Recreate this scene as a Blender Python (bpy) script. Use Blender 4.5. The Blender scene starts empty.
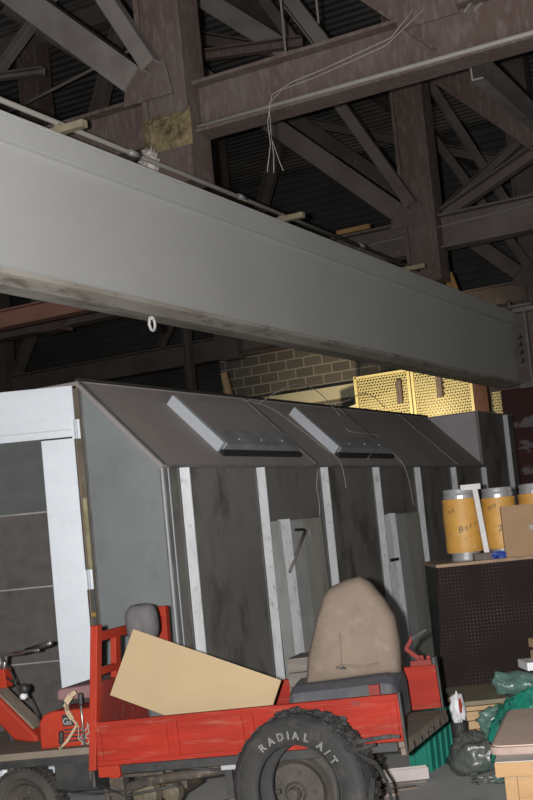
import bpy, bmesh, math, random
from mathutils import Vector, Matrix, noise
random.seed(7)
SC = bpy.context.scene
COL = SC.collection
V = Vector
rad = math.radians

# ------------------------------------------------------------------ camera
F = 1200.0; TH = rad(27.8); PITCH = rad(4.2); ROLL = rad(5.6); SH = 41.0; H = 1.65
CAM = V((0, 0, H))
FH = V((-math.sin(TH), math.cos(TH), 0)); R0 = V((math.cos(TH), math.sin(TH), 0)); UP = V((0, 0, 1))
FW = FH*math.cos(PITCH) + UP*math.sin(PITCH); U0 = UP*math.cos(PITCH) - FH*math.sin(PITCH)
RT = R0*math.cos(ROLL) - U0*math.sin(ROLL); UU = U0*math.cos(ROLL) + R0*math.sin(ROLL)
cd = bpy.data.cameras.new('camera'); cam = bpy.data.objects.new('camera', cd); COL.objects.link(cam)
cam.matrix_world = Matrix(((RT.x, UU.x, -FW.x, 0), (RT.y, UU.y, -FW.y, 0), (RT.z, UU.z, -FW.z, H), (0, 0, 0, 1)))
cd.sensor_fit = 'VERTICAL'; cd.sensor_height = 36; cd.lens = F/800*36; cd.shift_y = SH/800; cd.clip_end = 200
SC.camera = cam
def lp(l, d, z): return R0*l + FH*d + UP*z          # survey frame: across, away, up

# ------------------------------------------------------------------ materials
def srgb(r, g, b):
    f = lambda c: (c/12.92 if c <= .04045 else ((c+.055)/1.055)**2.4)
    return (f(r/255), f(g/255), f(b/255), 1)
MATS = {}
def mat(name, c1, c2=None, scale=4, rough=.6, metal=0, bump=0, lo=.35, hi=.65, stretch=(1, 1, 1), c3=None, s3=20, lo3=.55, hi3=.7, spec=.5, alpha=1, trans=0, bscale=None):
    m = bpy.data.materials.new(name); m.use_nodes = True; nt = m.node_tree; N = nt.nodes; L = nt.links
    b = N['Principled BSDF']; b.inputs['Roughness'].default_value = rough; b.inputs['Metallic'].default_value = metal
    b.inputs['Specular IOR Level'].default_value = spec
    if alpha < 1: b.inputs['Alpha'].default_value = alpha
    if trans: b.inputs['Transmission Weight'].default_value = trans
    b.inputs['Base Color'].default_value = c1
    tc = N.new('ShaderNodeTexCoord'); mp = N.new('ShaderNodeMapping'); mp.inputs['Scale'].default_value = stretch
    L.new(tc.outputs['Object'], mp.inputs['Vector'])
    col = None
    def layer(base, c, sc, l, h):
        n = N.new('ShaderNodeTexNoise'); n.inputs['Scale'].default_value = sc; n.inputs['Detail'].default_value = 6; n.inputs['Roughness'].default_value = .62
        L.new(mp.outputs[0], n.inputs['Vector'])
        r = N.new('ShaderNodeMapRange'); r.inputs['From Min'].default_value = l; r.inputs['From Max'].default_value = h
        L.new(n.outputs['Fac'], r.inputs['Value'])
        mx = N.new('ShaderNodeMix'); mx.data_type = 'RGBA'; L.new(r.outputs[0], mx.inputs['Factor'])
        if base is None: mx.inputs['A'].default_value = c1
        else: L.new(base, mx.inputs['A'])
        mx.inputs['B'].default_value = c
        return mx.outputs['Result'], n
    if c2 is not None: col, n1 = layer(None, c2, scale, lo, hi)
    if c3 is not None: col, n3 = layer(col, c3, s3, lo3, hi3)
    if col is not None: L.new(col, b.inputs['Base Color'])
    if bump:
        n = N.new('ShaderNodeTexNoise'); n.inputs['Scale'].default_value = bscale or scale*4; n.inputs['Detail'].default_value = 5
        L.new(mp.outputs[0], n.inputs['Vector'])
        bp = N.new('ShaderNodeBump'); bp.inputs['Strength'].default_value = bump; bp.inputs['Distance'].default_value = .02
        L.new(n.outputs['Fac'], bp.inputs['Height']); L.new(bp.outputs[0], b.inputs['Normal'])
    MATS[name] = m
    return m
def g(v, w=0): return (v*(1+w), v, v*(1-w), 1)
M_floor = mat('dusty_concrete', (.29, .285, .28, 1), (.36, .352, .345, 1), 1.2, .9, 0, .15, c3=(.17, .166, .16, 1), s3=6, lo3=.58, hi3=.75)
M_girder = mat('girder_grey_paint', (.405, .402, .385, 1), (.38, .377, .36, 1), .8, .62, 0, 0, c3=(.33, .32, .3, 1), s3=14, lo3=.62, hi3=.8, spec=.3)
M_flange = mat('dusty_flange', (.37, .345, .305, 1), (.26, .235, .20, 1), 4, .85, 0, .1, stretch=(1, .3, 1), c3=(.15, .128, .105, 1), s3=10, lo3=.52, hi3=.70, spec=.2)
M_rust = mat('rust_brown_steel', (.092, .06, .05, 1), (.12, .092, .082, 1), 2.2, .85, 0, .25, c3=(.165, .142, .128, 1), s3=22, lo3=.48, hi3=.78, stretch=(1, 1, .3), spec=.2)
M_rust2 = mat('dark_brown_steel', (.10, .078, .07, 1), (.14, .114, .105, 1), 1.5, .85, 0, .2, c3=(.2, .17, .15, 1), s3=8, lo3=.58, hi3=.8, spec=.2)
M_redbeam = mat('red_brown_beam', (.20, .10, .072, 1), (.155, .082, .062, 1), 2, .85, 0, .1, spec=.2)
M_greysteel = mat('dusty_grey_steel', (.20, .178, .165, 1), (.14, .122, .113, 1), 2.5, .85, 0, .2, spec=.25)
M_roofdeck = mat('roof_deck_metal', (.095, .092, .09, 1), (.06, .057, .055, 1), .6, .7, .0, 0, spec=.3)
M_galv = mat('galvanised_sheet', (.50, .525, .56, 1), (.45, .475, .51, 1), 1.5, .5, .2, .03, stretch=(1, 1, 3), c3=(.55, .575, .60, 1), s3=24, lo3=.5, hi3=.8)
M_galvstrip = mat('galvanised_strip', (.70, .71, .73, 1), (.56, .57, .58, 1), 6, .5, .2, .15, stretch=(1, 1, .5), c3=(.30, .30, .30, 1), s3=26, lo3=.56, hi3=.75)
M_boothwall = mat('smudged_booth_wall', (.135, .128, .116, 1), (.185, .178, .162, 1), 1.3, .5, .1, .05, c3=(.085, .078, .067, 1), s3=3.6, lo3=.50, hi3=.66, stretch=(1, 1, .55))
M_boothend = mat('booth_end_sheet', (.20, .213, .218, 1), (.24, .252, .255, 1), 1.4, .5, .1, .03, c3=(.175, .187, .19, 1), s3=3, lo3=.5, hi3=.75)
M_gable = mat('far_gable_sheet', (.34, .315, .325, 1), (.29, .27, .28, 1), 2, .6, .1)
M_boothroof = mat('dusty_booth_roof', (.29, .256, .24, 1), (.25, .222, .208, 1), 2, .8, 0, .04, spec=.3)
M_boothtrim = mat('booth_trim', (.20, .195, .19, 1), (.13, .127, .12, 1), 5, .5, .2)
M_hatchend = mat('hatch_grey', (.33, .33, .335, 1), (.22, .22, .225, 1), 5, .55, .2)
M_filter = mat('door_filter_dark', (.066, .061, .058, 1), (.082, .076, .072, 1), 9, .9, 0, .15, c3=(.052, .049, .047, 1), s3=3, spec=.2)
M_filter2 = mat('door_filter_grey', (.066, .07, .07, 1), (.08, .084, .083, 1), 7, .9, 0, .15, spec=.2)
M_gap = mat('yellowed_door_seal', (.30, .27, .15, 1), (.14, .12, .07, 1), 6, .8)
M_seal = mat('dark_brown_seal', (.075, .062, .045, 1), (.12, .10, .07, 1), 5, .9)
M_black = mat('black_metal', (.012, .012, .012, 1), (.03, .029, .028, 1), 8, .6, 0, .1)
M_red = mat('worn_red_paint', (.275, .019, .009, 1), (.205, .016, .009, 1), 3, .7, 0, .05, c3=(.27, .10, .065, 1), s3=8, lo3=.54, hi3=.85, stretch=(.5, 1, 4), spec=.2)
M_redplate = mat('bright_red_paint', (.30, .026, .010, 1), (.245, .022, .010, 1), 4, .65, 0, .03, spec=.25, c3=(.30, .10, .07, 1), s3=18, lo3=.66, hi3=.8)
M_darkred = mat('dull_dark_red_paint', (.20, .018, .012, 1), (.145, .017, .013, 1), 5, .75, 0, .08, c3=(.21, .14, .125, 1), s3=14, lo3=.6, hi3=.85)
M_maroon = mat('dusty_maroon_vinyl', (.20, .115, .112, 1), (.16, .088, .088, 1), 7, .8, 0, .1, spec=.3)
M_dirtwood = mat('dirty_plank', (.185, .148, .115, 1), (.13, .105, .083, 1), 4, .95, 0, .2, stretch=(.4, 3, 2), spec=.2)
M_greasy = mat('greasy_brown_iron', (.065, .051, .038, 1), (.033, .028, .024, 1), 7, .75, .1, .35, c3=(.13, .10, .07, 1), s3=16)
M_darkrim = mat('dark_dusty_rim', (.035, .029, .024, 1), (.06, .05, .04, 1), 7, .8, 0, .2)
M_engine = mat('oily_engine_metal', (.11, .088, .055, 1), (.045, .038, .032, 1), 8, .65, .2, .3)
M_rubber = mat('tyre_rubber', (.016, .016, .016, 1), (.026, .025, .024, 1), 6, .75, 0, .25, c3=(.052, .048, .044, 1), s3=9, lo3=.52, hi3=.8, spec=.35)
M_dustrubber = mat('dusty_tyre_rubber', (.062, .053, .045, 1), (.038, .034, .03, 1), 8, .85, 0, .3, spec=.3)
M_white = mat('white_lettering', (.36, .35, .33, 1), (.22, .215, .2, 1), 30, .8)
M_mdf = mat('pale_fibreboard', (.325, .243, .143, 1), (.305, .228, .134, 1), 4, .8, 0, .03, c3=(.23, .17, .10, 1), s3=16, lo3=.68, hi3=.8, spec=.25)
M_seatcloth = mat('dusty_beige_seat', (.175, .136, .106, 1), (.145, .112, .088, 1), 3, .95, 0, .15, c3=(.195, .155, .125, 1), s3=10, spec=.15, bscale=60)
M_seatdark = mat('slate_seat_vinyl', (.05, .05, .06, 1), (.07, .067, .07, 1), 5, .7, 0, .1, c3=(.105, .095, .082, 1), s3=8, lo3=.56, hi3=.8)
M_greycloth = mat('grey_headrest', (.125, .118, .12, 1), (.09, .085, .088, 1), 6, .9, 0, .1, spec=.2)
M_greyseam = mat('grey_headrest_seam', (.10, .097, .10, 1), None, rough=.9)
M_chrome = mat('tarnished_chrome', (.36, .33, .31, 1), (.2, .18, .165, 1), 9, .35, .8)
M_strap = mat('beige_strap', (.34, .26, .17, 1), (.27, .20, .125, 1), 9, .9)
M_oldwood = mat('grey_old_timber', (.18, .16, .138, 1), (.12, .108, .095, 1), 6, .95, 0, .3, stretch=(.3, 2, 4), spec=.2)
M_pine = mat('pale_pine', (.46, .32, .185, 1), (.37, .245, .13, 1), 4, .8, 0, .1, stretch=(.5, .5, 6), spec=.25)
M_drab = mat('drab_board_face', (.19, .165, .11, 1), (.23, .20, .14, 1), 4, .9, spec=.2)
M_ply = mat('worn_ply_orange', (.30, .185, .09, 1), (.245, .145, .068, 1), 3, .8, 0, .15, stretch=(.6, .6, 5), c3=(.23, .185, .145, 1), s3=9, lo3=.6, hi3=.8, spec=.25)
M_plytop = mat('grey_ply_top', (.46, .41, .385, 1), (.38, .335, .31, 1), 4, .9, 0, .1, spec=.2)
M_slab = mat('dusty_brown_panel', (.54, .41, .34, 1), (.47, .35, .285, 1), 3, .85, 0, .05, c3=(.6, .49, .42, 1), s3=7, lo3=.62, hi3=.8, spec=.25)
M_slabedge = mat('panel_pale_edge', (.31, .235, .20, 1), (.25, .185, .155, 1), 8, .85, spec=.2)
M_greencrate = mat('green_plastic', (.006, .135, .095, 1), (.01, .17, .125, 1), 4, .5, 0, .05)
M_greensheet = mat('green_plastic_sheet', (.008, .17, .115, 1), (.022, .12, .092, 1), 5, .22, 0, .5, c3=(.12, .24, .2, 1), s3=11, lo3=.56, hi3=.7, bscale=26)
M_greyteal = mat('dusty_teal_sheet', (.085, .15, .125, 1), (.05, .10, .085, 1), 7, .28, 0, .5, c3=(.2, .23, .2, 1), s3=12, lo3=.6, hi3=.75, bscale=24)
M_bag = mat('dark_plastic_bag', (.05, .056, .05, 1), (.10, .105, .095, 1), 4, .3, 0, .35, c3=(.04, .10, .08, 1), s3=6, bscale=24)
M_card = mat('brown_cardboard', (.31, .20, .118, 1), (.285, .18, .106, 1), 5, .9, 0, .03, spec=.2)
M_cardedge = mat('worn_wood_top', (.33, .225, .15, 1), (.24, .16, .11, 1), 6, .85, 0, .1)
M_yellow = mat('yellow_wrap', (.54, .29, .06, 1), (.47, .235, .045, 1), 5, .55, 0, .1, c3=(.58, .38, .14, 1), s3=9, lo3=.58, hi3=.75)
M_tin = mat('tin_end', (.42, .42, .43, 1), (.55, .55, .56, 1), 10, .35, .6)
M_print = mat('dark_print', (.10, .07, .055, 1), None, rough=.7)
M_whitemetal = mat('white_painted_bracket', (.60, .57, .56, 1), (.5, .47, .46, 1), 8, .5)
M_blue = mat('blue_plastic', (.03, .07, .35, 1), (.02, .05, .22, 1), 8, .4)
M_whiteplast = mat('white_plastic', (.66, .65, .66, 1), (.54, .53, .54, 1), 6, .5, 0, .2)
M_cream = mat('cream_wall_paint', (.58, .53, .38, 1), (.52, .47, .34, 1), 3, .85)
M_mesh = mat('yellow_mesh_paint', (.62, .53, .26, 1), (.57, .48, .23, 1), 5, .6)
M_brownpost = mat('brown_post', (.085, .03, .017, 1), (.06, .022, .015, 1), 4, .8)
M_redwall = mat('flaking_dark_red_wall', (.055, .016, .014, 1), (.04, .012, .011, 1), 1.2, .8, 0, .1, c3=(.16, .14, .14, 1), s3=1.6, lo3=.60, hi3=.64, stretch=(1, 1, 2.2))
M_foam = mat('yellowed_foam', (.24, .19, .105, 1), (.10, .075, .045, 1), 9, .95, 0, .9, bscale=30, spec=.1)
M_foamw = mat('whitish_foam', (.62, .57, .52, 1), (.4, .35, .31, 1), 12, .95, 0, .9, bscale=40, spec=.1)
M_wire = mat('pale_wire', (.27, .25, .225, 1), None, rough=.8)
M_dullwire = mat('dull_wire', (.22, .2, .185, 1), None, rough=.8)
M_bracket = mat('yellowed_bracket', (.27, .235, .155, 1), (.2, .17, .11, 1), 6, .8)
M_gold = mat('golden_timber', (.38, .22, .075, 1), (.26, .145, .05, 1), 6, .8)
M_brassknob = mat('brass_knob', (.6, .38, .1, 1), None, rough=.4, metal=.5)

def blockmat():
    m = bpy.data.materials.new('grey_block_wall'); m.use_nodes = True; nt = m.node_tree; N = nt.nodes; L = nt.links
    b = N['Principled BSDF']; b.inputs['Roughness'].default_value = .95
    tc = N.new('ShaderNodeTexCoord'); sx = N.new('ShaderNodeSeparateXYZ'); cx = N.new('ShaderNodeCombineXYZ')
    L.new(tc.outputs['Object'], sx.inputs[0]); L.new(sx.outputs['X'], cx.inputs['X']); L.new(sx.outputs['Z'], cx.inputs['Y'])
    bt = N.new('ShaderNodeTexBrick'); L.new(cx.outputs[0], bt.inputs['Vector'])
    bt.inputs['Color1'].default_value = (.085, .078, .07, 1); bt.inputs['Color2'].default_value = (.12, .108, .095, 1); bt.inputs['Mortar'].default_value = (.26, .235, .195, 1)
    bt.inputs['Scale'].default_value = 1; bt.inputs['Brick Width'].default_value = .40; bt.inputs['Row Height'].default_value = .20; bt.inputs['Mortar Size'].default_value = .013
    L.new(bt.outputs['Color'], b.inputs['Base Color'])
    return m
M_block = blockmat()
def pegmat():
    m = bpy.data.materials.new('brown_perforated_panel'); m.use_nodes = True; nt = m.node_tree; N = nt.nodes; L = nt.links
    b = N['Principled BSDF']; b.inputs['Roughness'].default_value = .8; b.inputs['Specular IOR Level'].default_value = .2
    tc = N.new('ShaderNodeTexCoord'); sx = N.new('ShaderNodeSeparateXYZ'); L.new(tc.outputs['Object'], sx.inputs[0])
    def cell(o):
        a = N.new('ShaderNodeMath'); a.operation = 'MULTIPLY'; a.inputs[1].default_value = 1/.026; L.new(o, a.inputs[0])
        f = N.new('ShaderNodeMath'); f.operation = 'FRACT'; L.new(a.outputs[0], f.inputs[0])
        s = N.new('ShaderNodeMath'); s.operation = 'SUBTRACT'; s.inputs[1].default_value = .5; L.new(f.outputs[0], s.inputs[0])
        q = N.new('ShaderNodeMath'); q.operation = 'POWER'; q.inputs[1].default_value = 2; L.new(s.outputs[0], q.inputs[0]); return q.outputs[0]
    ad = N.new('ShaderNodeMath'); ad.operation = 'ADD'; L.new(cell(sx.outputs['X']), ad.inputs[0]); L.new(cell(sx.outputs['Z']), ad.inputs[1])
    lt = N.new('ShaderNodeMath'); lt.operation = 'LESS_THAN'; lt.inputs[1].default_value = .05; L.new(ad.outputs[0], lt.inputs[0])
    n = N.new('ShaderNodeTexNoise'); n.inputs['Scale'].default_value = 3; L.new(tc.outputs['Object'], n.inputs['Vector'])
    mr = N.new('ShaderNodeMapRange'); mr.inputs['From Min'].default_value = .42; mr.inputs['From Max'].default_value = .7; L.new(n.outputs['Fac'], mr.inputs['Value'])
    mu = N.new('ShaderNodeMath'); mu.operation = 'MULTIPLY'; L.new(lt.outputs[0], mu.inputs[0]); L.new(mr.outputs[0], mu.inputs[1])
    mx = N.new('ShaderNodeMix'); mx.data_type = 'RGBA'; L.new(mu.outputs[0], mx.inputs['Factor'])
    mx.inputs['A'].default_value = (.015, .0088, .0076, 1); mx.inputs['B'].default_value = (.075, .056, .05, 1)
    L.new(mx.outputs['Result'], b.inputs['Base Color'])
    return m
M_peg = pegmat()

# ------------------------------------------------------------------ mesh builder
ORG = {}
def frame(o, x, y=None, z=None):
    x = x.normalized()
    z = (z or UP); z = (z - x*z.dot(x))
    if z.length < 1e-5: z = V((0, 1, 0)) - x*x.y
    z.normalize(); y = z.cross(x)
    return Matrix(((x.x, y.x, z.x, o.x), (x.y, y.y, z.y, o.y), (x.z, y.z, z.z, o.z), (0, 0, 0, 1)))
class MB:
    def __init__(s): s.v = []; s.f = []
    def add(s, vs, fs, M=None):
        n = len(s.v)
        s.v += [(M @ V(p)) if M is not None else V(p) for p in vs]
        s.f += [tuple(i+n for i in f) for f in fs]; return s
    def box(s, a, b, M=None):
        (x0, y0, z0), (x1, y1, z1) = a, b
        return s.add([(x0, y0, z0), (x1, y0, z0), (x1, y1, z0), (x0, y1, z0), (x0, y0, z1), (x1, y0, z1), (x1, y1, z1), (x0, y1, z1)],
                     [(3, 2, 1, 0), (4, 5, 6, 7), (0, 1, 5, 4), (1, 2, 6, 5), (2, 3, 7, 6), (3, 0, 4, 7)], M)
    def prism(s, poly, t0, t1, M=None):      # polygon in local x,z ; extruded along y
        n = len(poly)
        vs = [(p[0], t0, p[1]) for p in poly] + [(p[0], t1, p[1]) for p in poly]
        fs = [tuple(range(n)), tuple(range(2*n-1, n-1, -1))] + [(i, i+n, (i+1) % n+n, (i+1) % n) for i in range(n)]
        return s.add(vs, fs, M)
    def bar(s, p, q, w, h, up=None):
        p, q = V(p), V(q); M = frame(p, q-p, None, up); L = (q-p).length
        return s.box((0, -w/2, -h/2), (L, w/2, h/2), M)
    def ibeam(s, p, q, w, h, tf=.02, tw=.012, up=None):
        p, q = V(p), V(q); M = frame(p, q-p, None, up); L = (q-p).length
        s.box((0, -w/2, -h/2), (L, w/2, -h/2+tf), M); s.box((0, -w/2, h/2-tf), (L, w/2, h/2), M)
        return s.box((0, -tw/2, -h/2+tf), (L, tw/2, h/2-tf), M)
    def chan(s, p, q, w, h, t=.012, up=None):   # channel, open on the -y side
        p, q = V(p), V(q); M = frame(p, q-p, None, up); L = (q-p).length
        s.box((0, -w/2, -h/2), (L, w/2, -h/2+t), M); s.box((0, -w/2, h/2-t), (L, w/2, h/2), M)
        return s.box((0, w/2-t, -h/2+t), (L, w/2, h/2-t), M)
    def tube(s, pts, r, n=8, cap=True):
        pts = [V(p) for p in pts]; rings = []; up = None
        for i, p in enumerate(pts):
            d = (pts[min(i+1, len(pts)-1)] - pts[max(i-1, 0)]).normalized()
            if up is None: up = V((0, 0, 1)) if abs(d.z) < .9 else V((1, 0, 0))
            a = (up - d*up.dot(d)).normalized(); b = d.cross(a); up = a
            rr = r[i] if isinstance(r, (list, tuple)) else r
            rings.append([p + a*math.cos(2*math.pi*k/n)*rr + b*math.sin(2*math.pi*k/n)*rr for k in range(n)])
        vs = [q for ring in rings for q in ring]; fs = []
        for i in range(len(pts)-1):
            for k in range(n): fs.append((i*n+k, i*n+(k+1) % n, (i+1)*n+(k+1) % n, (i+1)*n+k))
        if cap: fs += [tuple(range(n-1, -1, -1)), tuple((len(pts)-1)*n+k for k in range(n))]
        return s.add(vs, fs)
    def lathe(s, prof, M=None, n=32, closed=False):   # prof (r, y): revolve about local y axis
        vs = []; fs = []; m = len(prof)
        for k in range(n):
            a = 2*math.pi*k/n
            for r, y in prof: vs.append((r*math.cos(a), y, r*math.sin(a)))
        for k in range(n):
            for j in range(m if closed else m-1):
                j2 = (j+1) % m; k2 = (k+1) % n
                fs.append((k*m+j, k*m+j2, k2*m+j2, k2*m+j))
        return s.add(vs, fs, M)
    def grid(s, fn, nu, nv, wrapu=False, wrapv=False, M=None):
        vs = [fn(i/(nu if wrapu else nu-1), j/(nv if wrapv else nv-1)) for i in range(nu) for j in range(nv)]; fs = []
        for i in range(nu if wrapu else nu-1):
            for j in range(nv if wrapv else nv-1):
                i2 = (i+1) % nu; j2 = (j+1) % nv
                fs.append((i*nv+j, i2*nv+j, i2*nv+j2, i*nv+j2))
        return s.add(vs, fs, M)
    def build(s, name, m, parent=None, local=False, bev=0, smooth=False, sub=0, org=None):
        vs = s.v
        if parent is not None:
            if not local:
                Mi = ORG[parent.name].inverted(); vs = [Mi @ p for p in vs]
            off = V((0, 0, 0))
        else:
            if org is None:
                xs = [p.x for p in vs]; ys = [p.y for p in vs]; zs = [p.z for p in vs]
                off = V(((min(xs)+max(xs))/2, (min(ys)+max(ys))/2, min(zs)))
            else: off = V(org)
            vs = [p-off for p in vs]
        me = bpy.data.meshes.new(name); me.from_pydata([tuple(p) for p in vs], [], s.f); me.validate()
        bm = bmesh.new(); bm.from_mesh(me); bmesh.ops.recalc_face_normals(bm, faces=bm.faces); bm.to_mesh(me); bm.free()
        o = bpy.data.objects.new(name, me); COL.objects.link(o); me.materials.append(m)
        if parent is not None:
            o.parent = parent; ORG[o.name] = ORG[parent.name]
        else:
            o.location = off; ORG[o.name] = Matrix.Translation(off)
        if smooth:
            for p in me.polygons: p.use_smooth = True
        if bev:
            b = o.modifiers.new('bevel', 'BEVEL'); b.width = bev; b.segments = 2; b.limit_method = 'ANGLE'; b.angle_limit = rad(40)
        if sub:
            b = o.modifiers.new('sub', 'SUBSURF'); b.levels = sub; b.render_levels = sub
        return o
def tag(o, label=None, cat=None, group=None, kind=None):
    if label: o['label'] = label
    if cat: o['category'] = cat
    if group: o['group'] = group
    if kind: o['kind'] = kind
    return o
def thing(name, label, cat, loc=(0, 0, 0), rot=(0, 0, 0), group=None):
    o = bpy.data.objects.new(name, None); COL.objects.link(o); o.empty_display_size = .1
    o.location = loc; o.rotation_euler = rot
    from mathutils import Euler
    ORG[o.name] = Matrix.Translation(V(loc)) @ Euler(rot).to_matrix().to_4x4()
    return tag(o, label, cat, group)
def sag(p, q, dz, n=14, wob=0):
    p, q = V(p), V(q); out = []
    for i in range(n+1):
        t = i/n; w = p.lerp(q, t) - UP*dz*4*t*(1-t)
        if wob: w += V((random.uniform(-wob, wob), random.uniform(-wob, wob), random.uniform(-wob, wob)))
        out.append(w)
    return out
def lump(c, rx, ry, rz, amp=.25, fr=3, seed=0, nu=44, nv=26, yaw=0, flat=None):
    c = V(c); Rz = Matrix.Rotation(yaw, 3, 'Z')
    def fn(u, v):
        a = 2*math.pi*u; b = math.pi*(v-.5)
        d = V((math.cos(a)*math.cos(b), math.sin(a)*math.cos(b), math.sin(b)))
        q = d*fr + V((seed*7.3, seed*3.1, seed*1.7))
        k = 1 + amp*noise.noise(q) + amp*.6*abs(noise.noise(q*2.7)) + amp*.35*noise.noise(q*6)
        p = Rz @ V((d.x*rx*k, d.y*ry*k, d.z*rz*k))
        if flat is not None: p.z = max(p.z, flat)
        return c + p
    return MB().grid(fn, nu, nv, True, False)

# ------------------------------------------------------------------ the building
def struct(mb, name, m, **k): return tag(mb.build(name, m, **k), kind='structure')
fl = MB().box((-26, -2, -.1), (9, 30, 0)); struct(fl, 'floor', M_floor)
def deck():
    prof = []
    y = -1.0
    while y < 29:
        prof += [(y, 0), (y+.10, 0), (y+.13, .045), (y+.22, .045)]; y += .25
    vs = []; fs = []
    for (yy, zz) in prof: vs += [(-26, yy, 10.5+zz), (9, yy, 10.5+zz)]
    for i in range(len(prof)-1): fs.append((2*i, 2*i+1, 2*i+3, 2*i+2))
    n = len(vs)
    vs += [(-26, -1, 10.7), (9, -1, 10.7), (9, 29, 10.7), (-26, 29, 10.7)]; fs.append((n, n+1, n+2, n+3))
    return MB().add(vs, fs)
struct(deck(), 'ceiling', M_roofdeck)
def backwall():
    m = MB(); n = 240
    vs = []; fs = []
    for i in range(n+1):
        zz = 10.5*i/n; o = .03 if i % 4 < 2 else 0
        vs += [(-26, 27+o, zz), (9, 27+o, zz)]
    for i in range(n): fs.append((2*i, 2*i+1, 2*i+3, 2*i+2))
    m.add(vs, fs); m.box((-26, 27.05, 0), (9, 27.2, 10.5)); return m
struct(backwall(), 'wall_back', M_roofdeck)
struct(MB().box((-26.2, -2, 0), (-26, 27.2, 10.5)), 'wall_left', M_roofdeck)
struct(MB().box((-12.25, 21.5, 0), (-4.0, 21.8, 5.6)), 'wall_block', M_block)
struct(MB().box((-5.14, 17.3, 0), (4, 17.6, 3.72)), 'wall_right', M_redwall)
struct(MB().box((-12.25, 21.30, 4.05), (-4.6, 21.5, 4.30)), 'trim_cream_band', M_cream)

# roof trusses: one in each plane Y = const
def truss(Y, label, m1, m2, mpost, detail):
    t = thing('roof_truss', label, 'roof truss', (-5.4, Y, 5.15), (0, 0, 0), None)
    b = MB().ibeam((-22, Y, 5.38), (6, Y, 5.38), .26, .46, .03, .02)
    b.build('bottom_chord', m1, t)
    MB().ibeam((-22, Y, 9.95), (6, Y, 9.95), .26, .4, .03, .02).build('top_chord', m2, t)
    for x, w, zl in ((-5.32, .46, 4.72), (-11.6, .40, 5.1), (-17.5, .4, 5.1), (1.2, .4, 5.1)):
        MB().ibeam((x, Y-.06, zl), (x, Y-.06, 9.8), .36, w, .05, .30, up=V((1, 0, 0))).build('hanger_post', mpost, t, bev=.006)
    D = [((-5.6, 5.72), (-9.9, 9.8), .25, m2, -.17), ((-5.36, 5.76), (-7.58, 9.8), .15, m2, -.32), ((-5.1, 5.62), (-1.0, 7.35), .17, m2, .05) if not detail else ((-2.6, 5.6), (-.4, 7.4), .2, m2, .05),
         ((-5.0, 7.75), (-2.75, 5.45), .42, mpost, -.02), ((-11.8, 5.6), (-9.9, 9.8), .24, m2, .05), ((-11.4, 5.6), (-14.6, 9.8), .24, m2, 0), ((-17.2, 5.6), (-14.6, 9.8), .24, m2, .0),
         ((-2.7, 5.6), (1.0, 9.7), .26, m2, .0), ((-9.9, 9.7), (-5.4, 7.7), .18, m2, .1), ((1.0, 9.6), (-5.1, 7.9), .2, m2, .1)]
    for (a, c, w, mm, dy) in D:
        MB().chan((a[0], Y+dy, a[1]), (c[0], Y+dy, c[1]), .26 if dy == -.17 else .14, w, .02).build('diagonal_brace', mm, t)
    for x in (-5.42, -2.85, -11.6):
        pl = MB().prism([(x-.30, 5.50), (x+.22, 5.50), (x+.16, 5.82), (x-.24, 5.82)], Y-.27 if x < -5 else Y-.15, Y-.25 if x < -5 else Y-.135)
        pl.build('gusset_plate', m1, t)
    return t
T1 = truss(9.03, 'rust-brown steel roof truss nearest the camera, with thin wires trailing on its beam', M_rust, M_greysteel, M_rust, True)
T2 = truss(15.29, 'second brown roof truss back, behind the grey crane girder', M_rust2, M_rust2, M_rust, False)
T3 = truss(21.0, 'farthest dim roof truss above the block wall', M_rust2, M_rust2, M_rust2, False)
T1['group'] = T2['group'] = T3['group'] = 'steel roof trusses'
# crumbling foam around the bottom of the nearest post
def foamfn(u, v):
    x = -5.56 + .50*u; z = 5.02 + .31*v
    e = min(1, 6*min(u, 1-u), 5*min(v+.02, 1-v))
    z += .05*noise.noise(V((x*9, 0, 3)))*(v > .5)
    return (x, 8.785 - max(0, e)*(.022 + .05*abs(noise.noise(V((x*11, z*11, 2)))) + .03*abs(noise.noise(V((x*30, z*30, 5))))), z)
MB().grid(foamfn, 40, 28).build('foam_coating', M_foam, T1, smooth=True)
lump((-5.50, 8.75, 4.93), .085, .05, .12, .5, 5, 5, 40, 24).build('foam_lump', M_foamw, T1, smooth=True)
# purlins and braces running away along Y, one per line
pur = [(-8.0, 9.55, .2), (-2.8, 9.55, .2), (-13.5, 9.55, .2)]
for i, (x, z, h) in enumerate(pur):
    o = MB().ibeam((x, -1, z+.1), (x, 27, z+.1), .14, .22, .015, .012).build('purlin', M_rust2)
    tag(o, ['brown purlin under the roof deck, over the nearest truss post', 'brown purlin under the roof deck, rightmost', 'brown purlin under the roof deck, leftmost and dimmest'][i], 'purlin', 'roof purlins')
def brace(name, p, q, w, h, m, label, cat='brace'):
    return tag(MB().chan(p, q, w, h, .015).build(name, m), label, cat)
brace('roof_brace', (-2.70, 9.42, 5.26), (-3.3, 15.1, 6.1), .1, .24, M_greysteel, 'pale grey diagonal roof brace leaving the nearest truss at the right edge')
brace('roof_brace', (-8.5, 12.2, 9.66), (-5.2, 12.2, 6.66), .12, .22, M_greysteel, 'grey diagonal roof brace sloping down right, beside the nearest truss post')
brace('roof_brace', (-6.8, 12.1, 9.82), (-5.0, 12.1, 6.7), .12, .18, M_greysteel, 'steeper grey roof brace crossing above the nearest brown roof beam')
tag(MB().ibeam((-16, 9.9, 4.13), (-5.15, 9.9, 4.13), .16, .19, .014, .012).build('cross_beam', M_redbeam), 'reddish-brown steel beam under the girder at left, above the booth door', 'beam')
brace('roof_strut', (-10.6, 12.0, 7.95), (-9.0, 12.0, 7.70), .1, .09, M_greysteel, 'short pale roof strut ending at upper left above the girder', 'strut')
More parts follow.
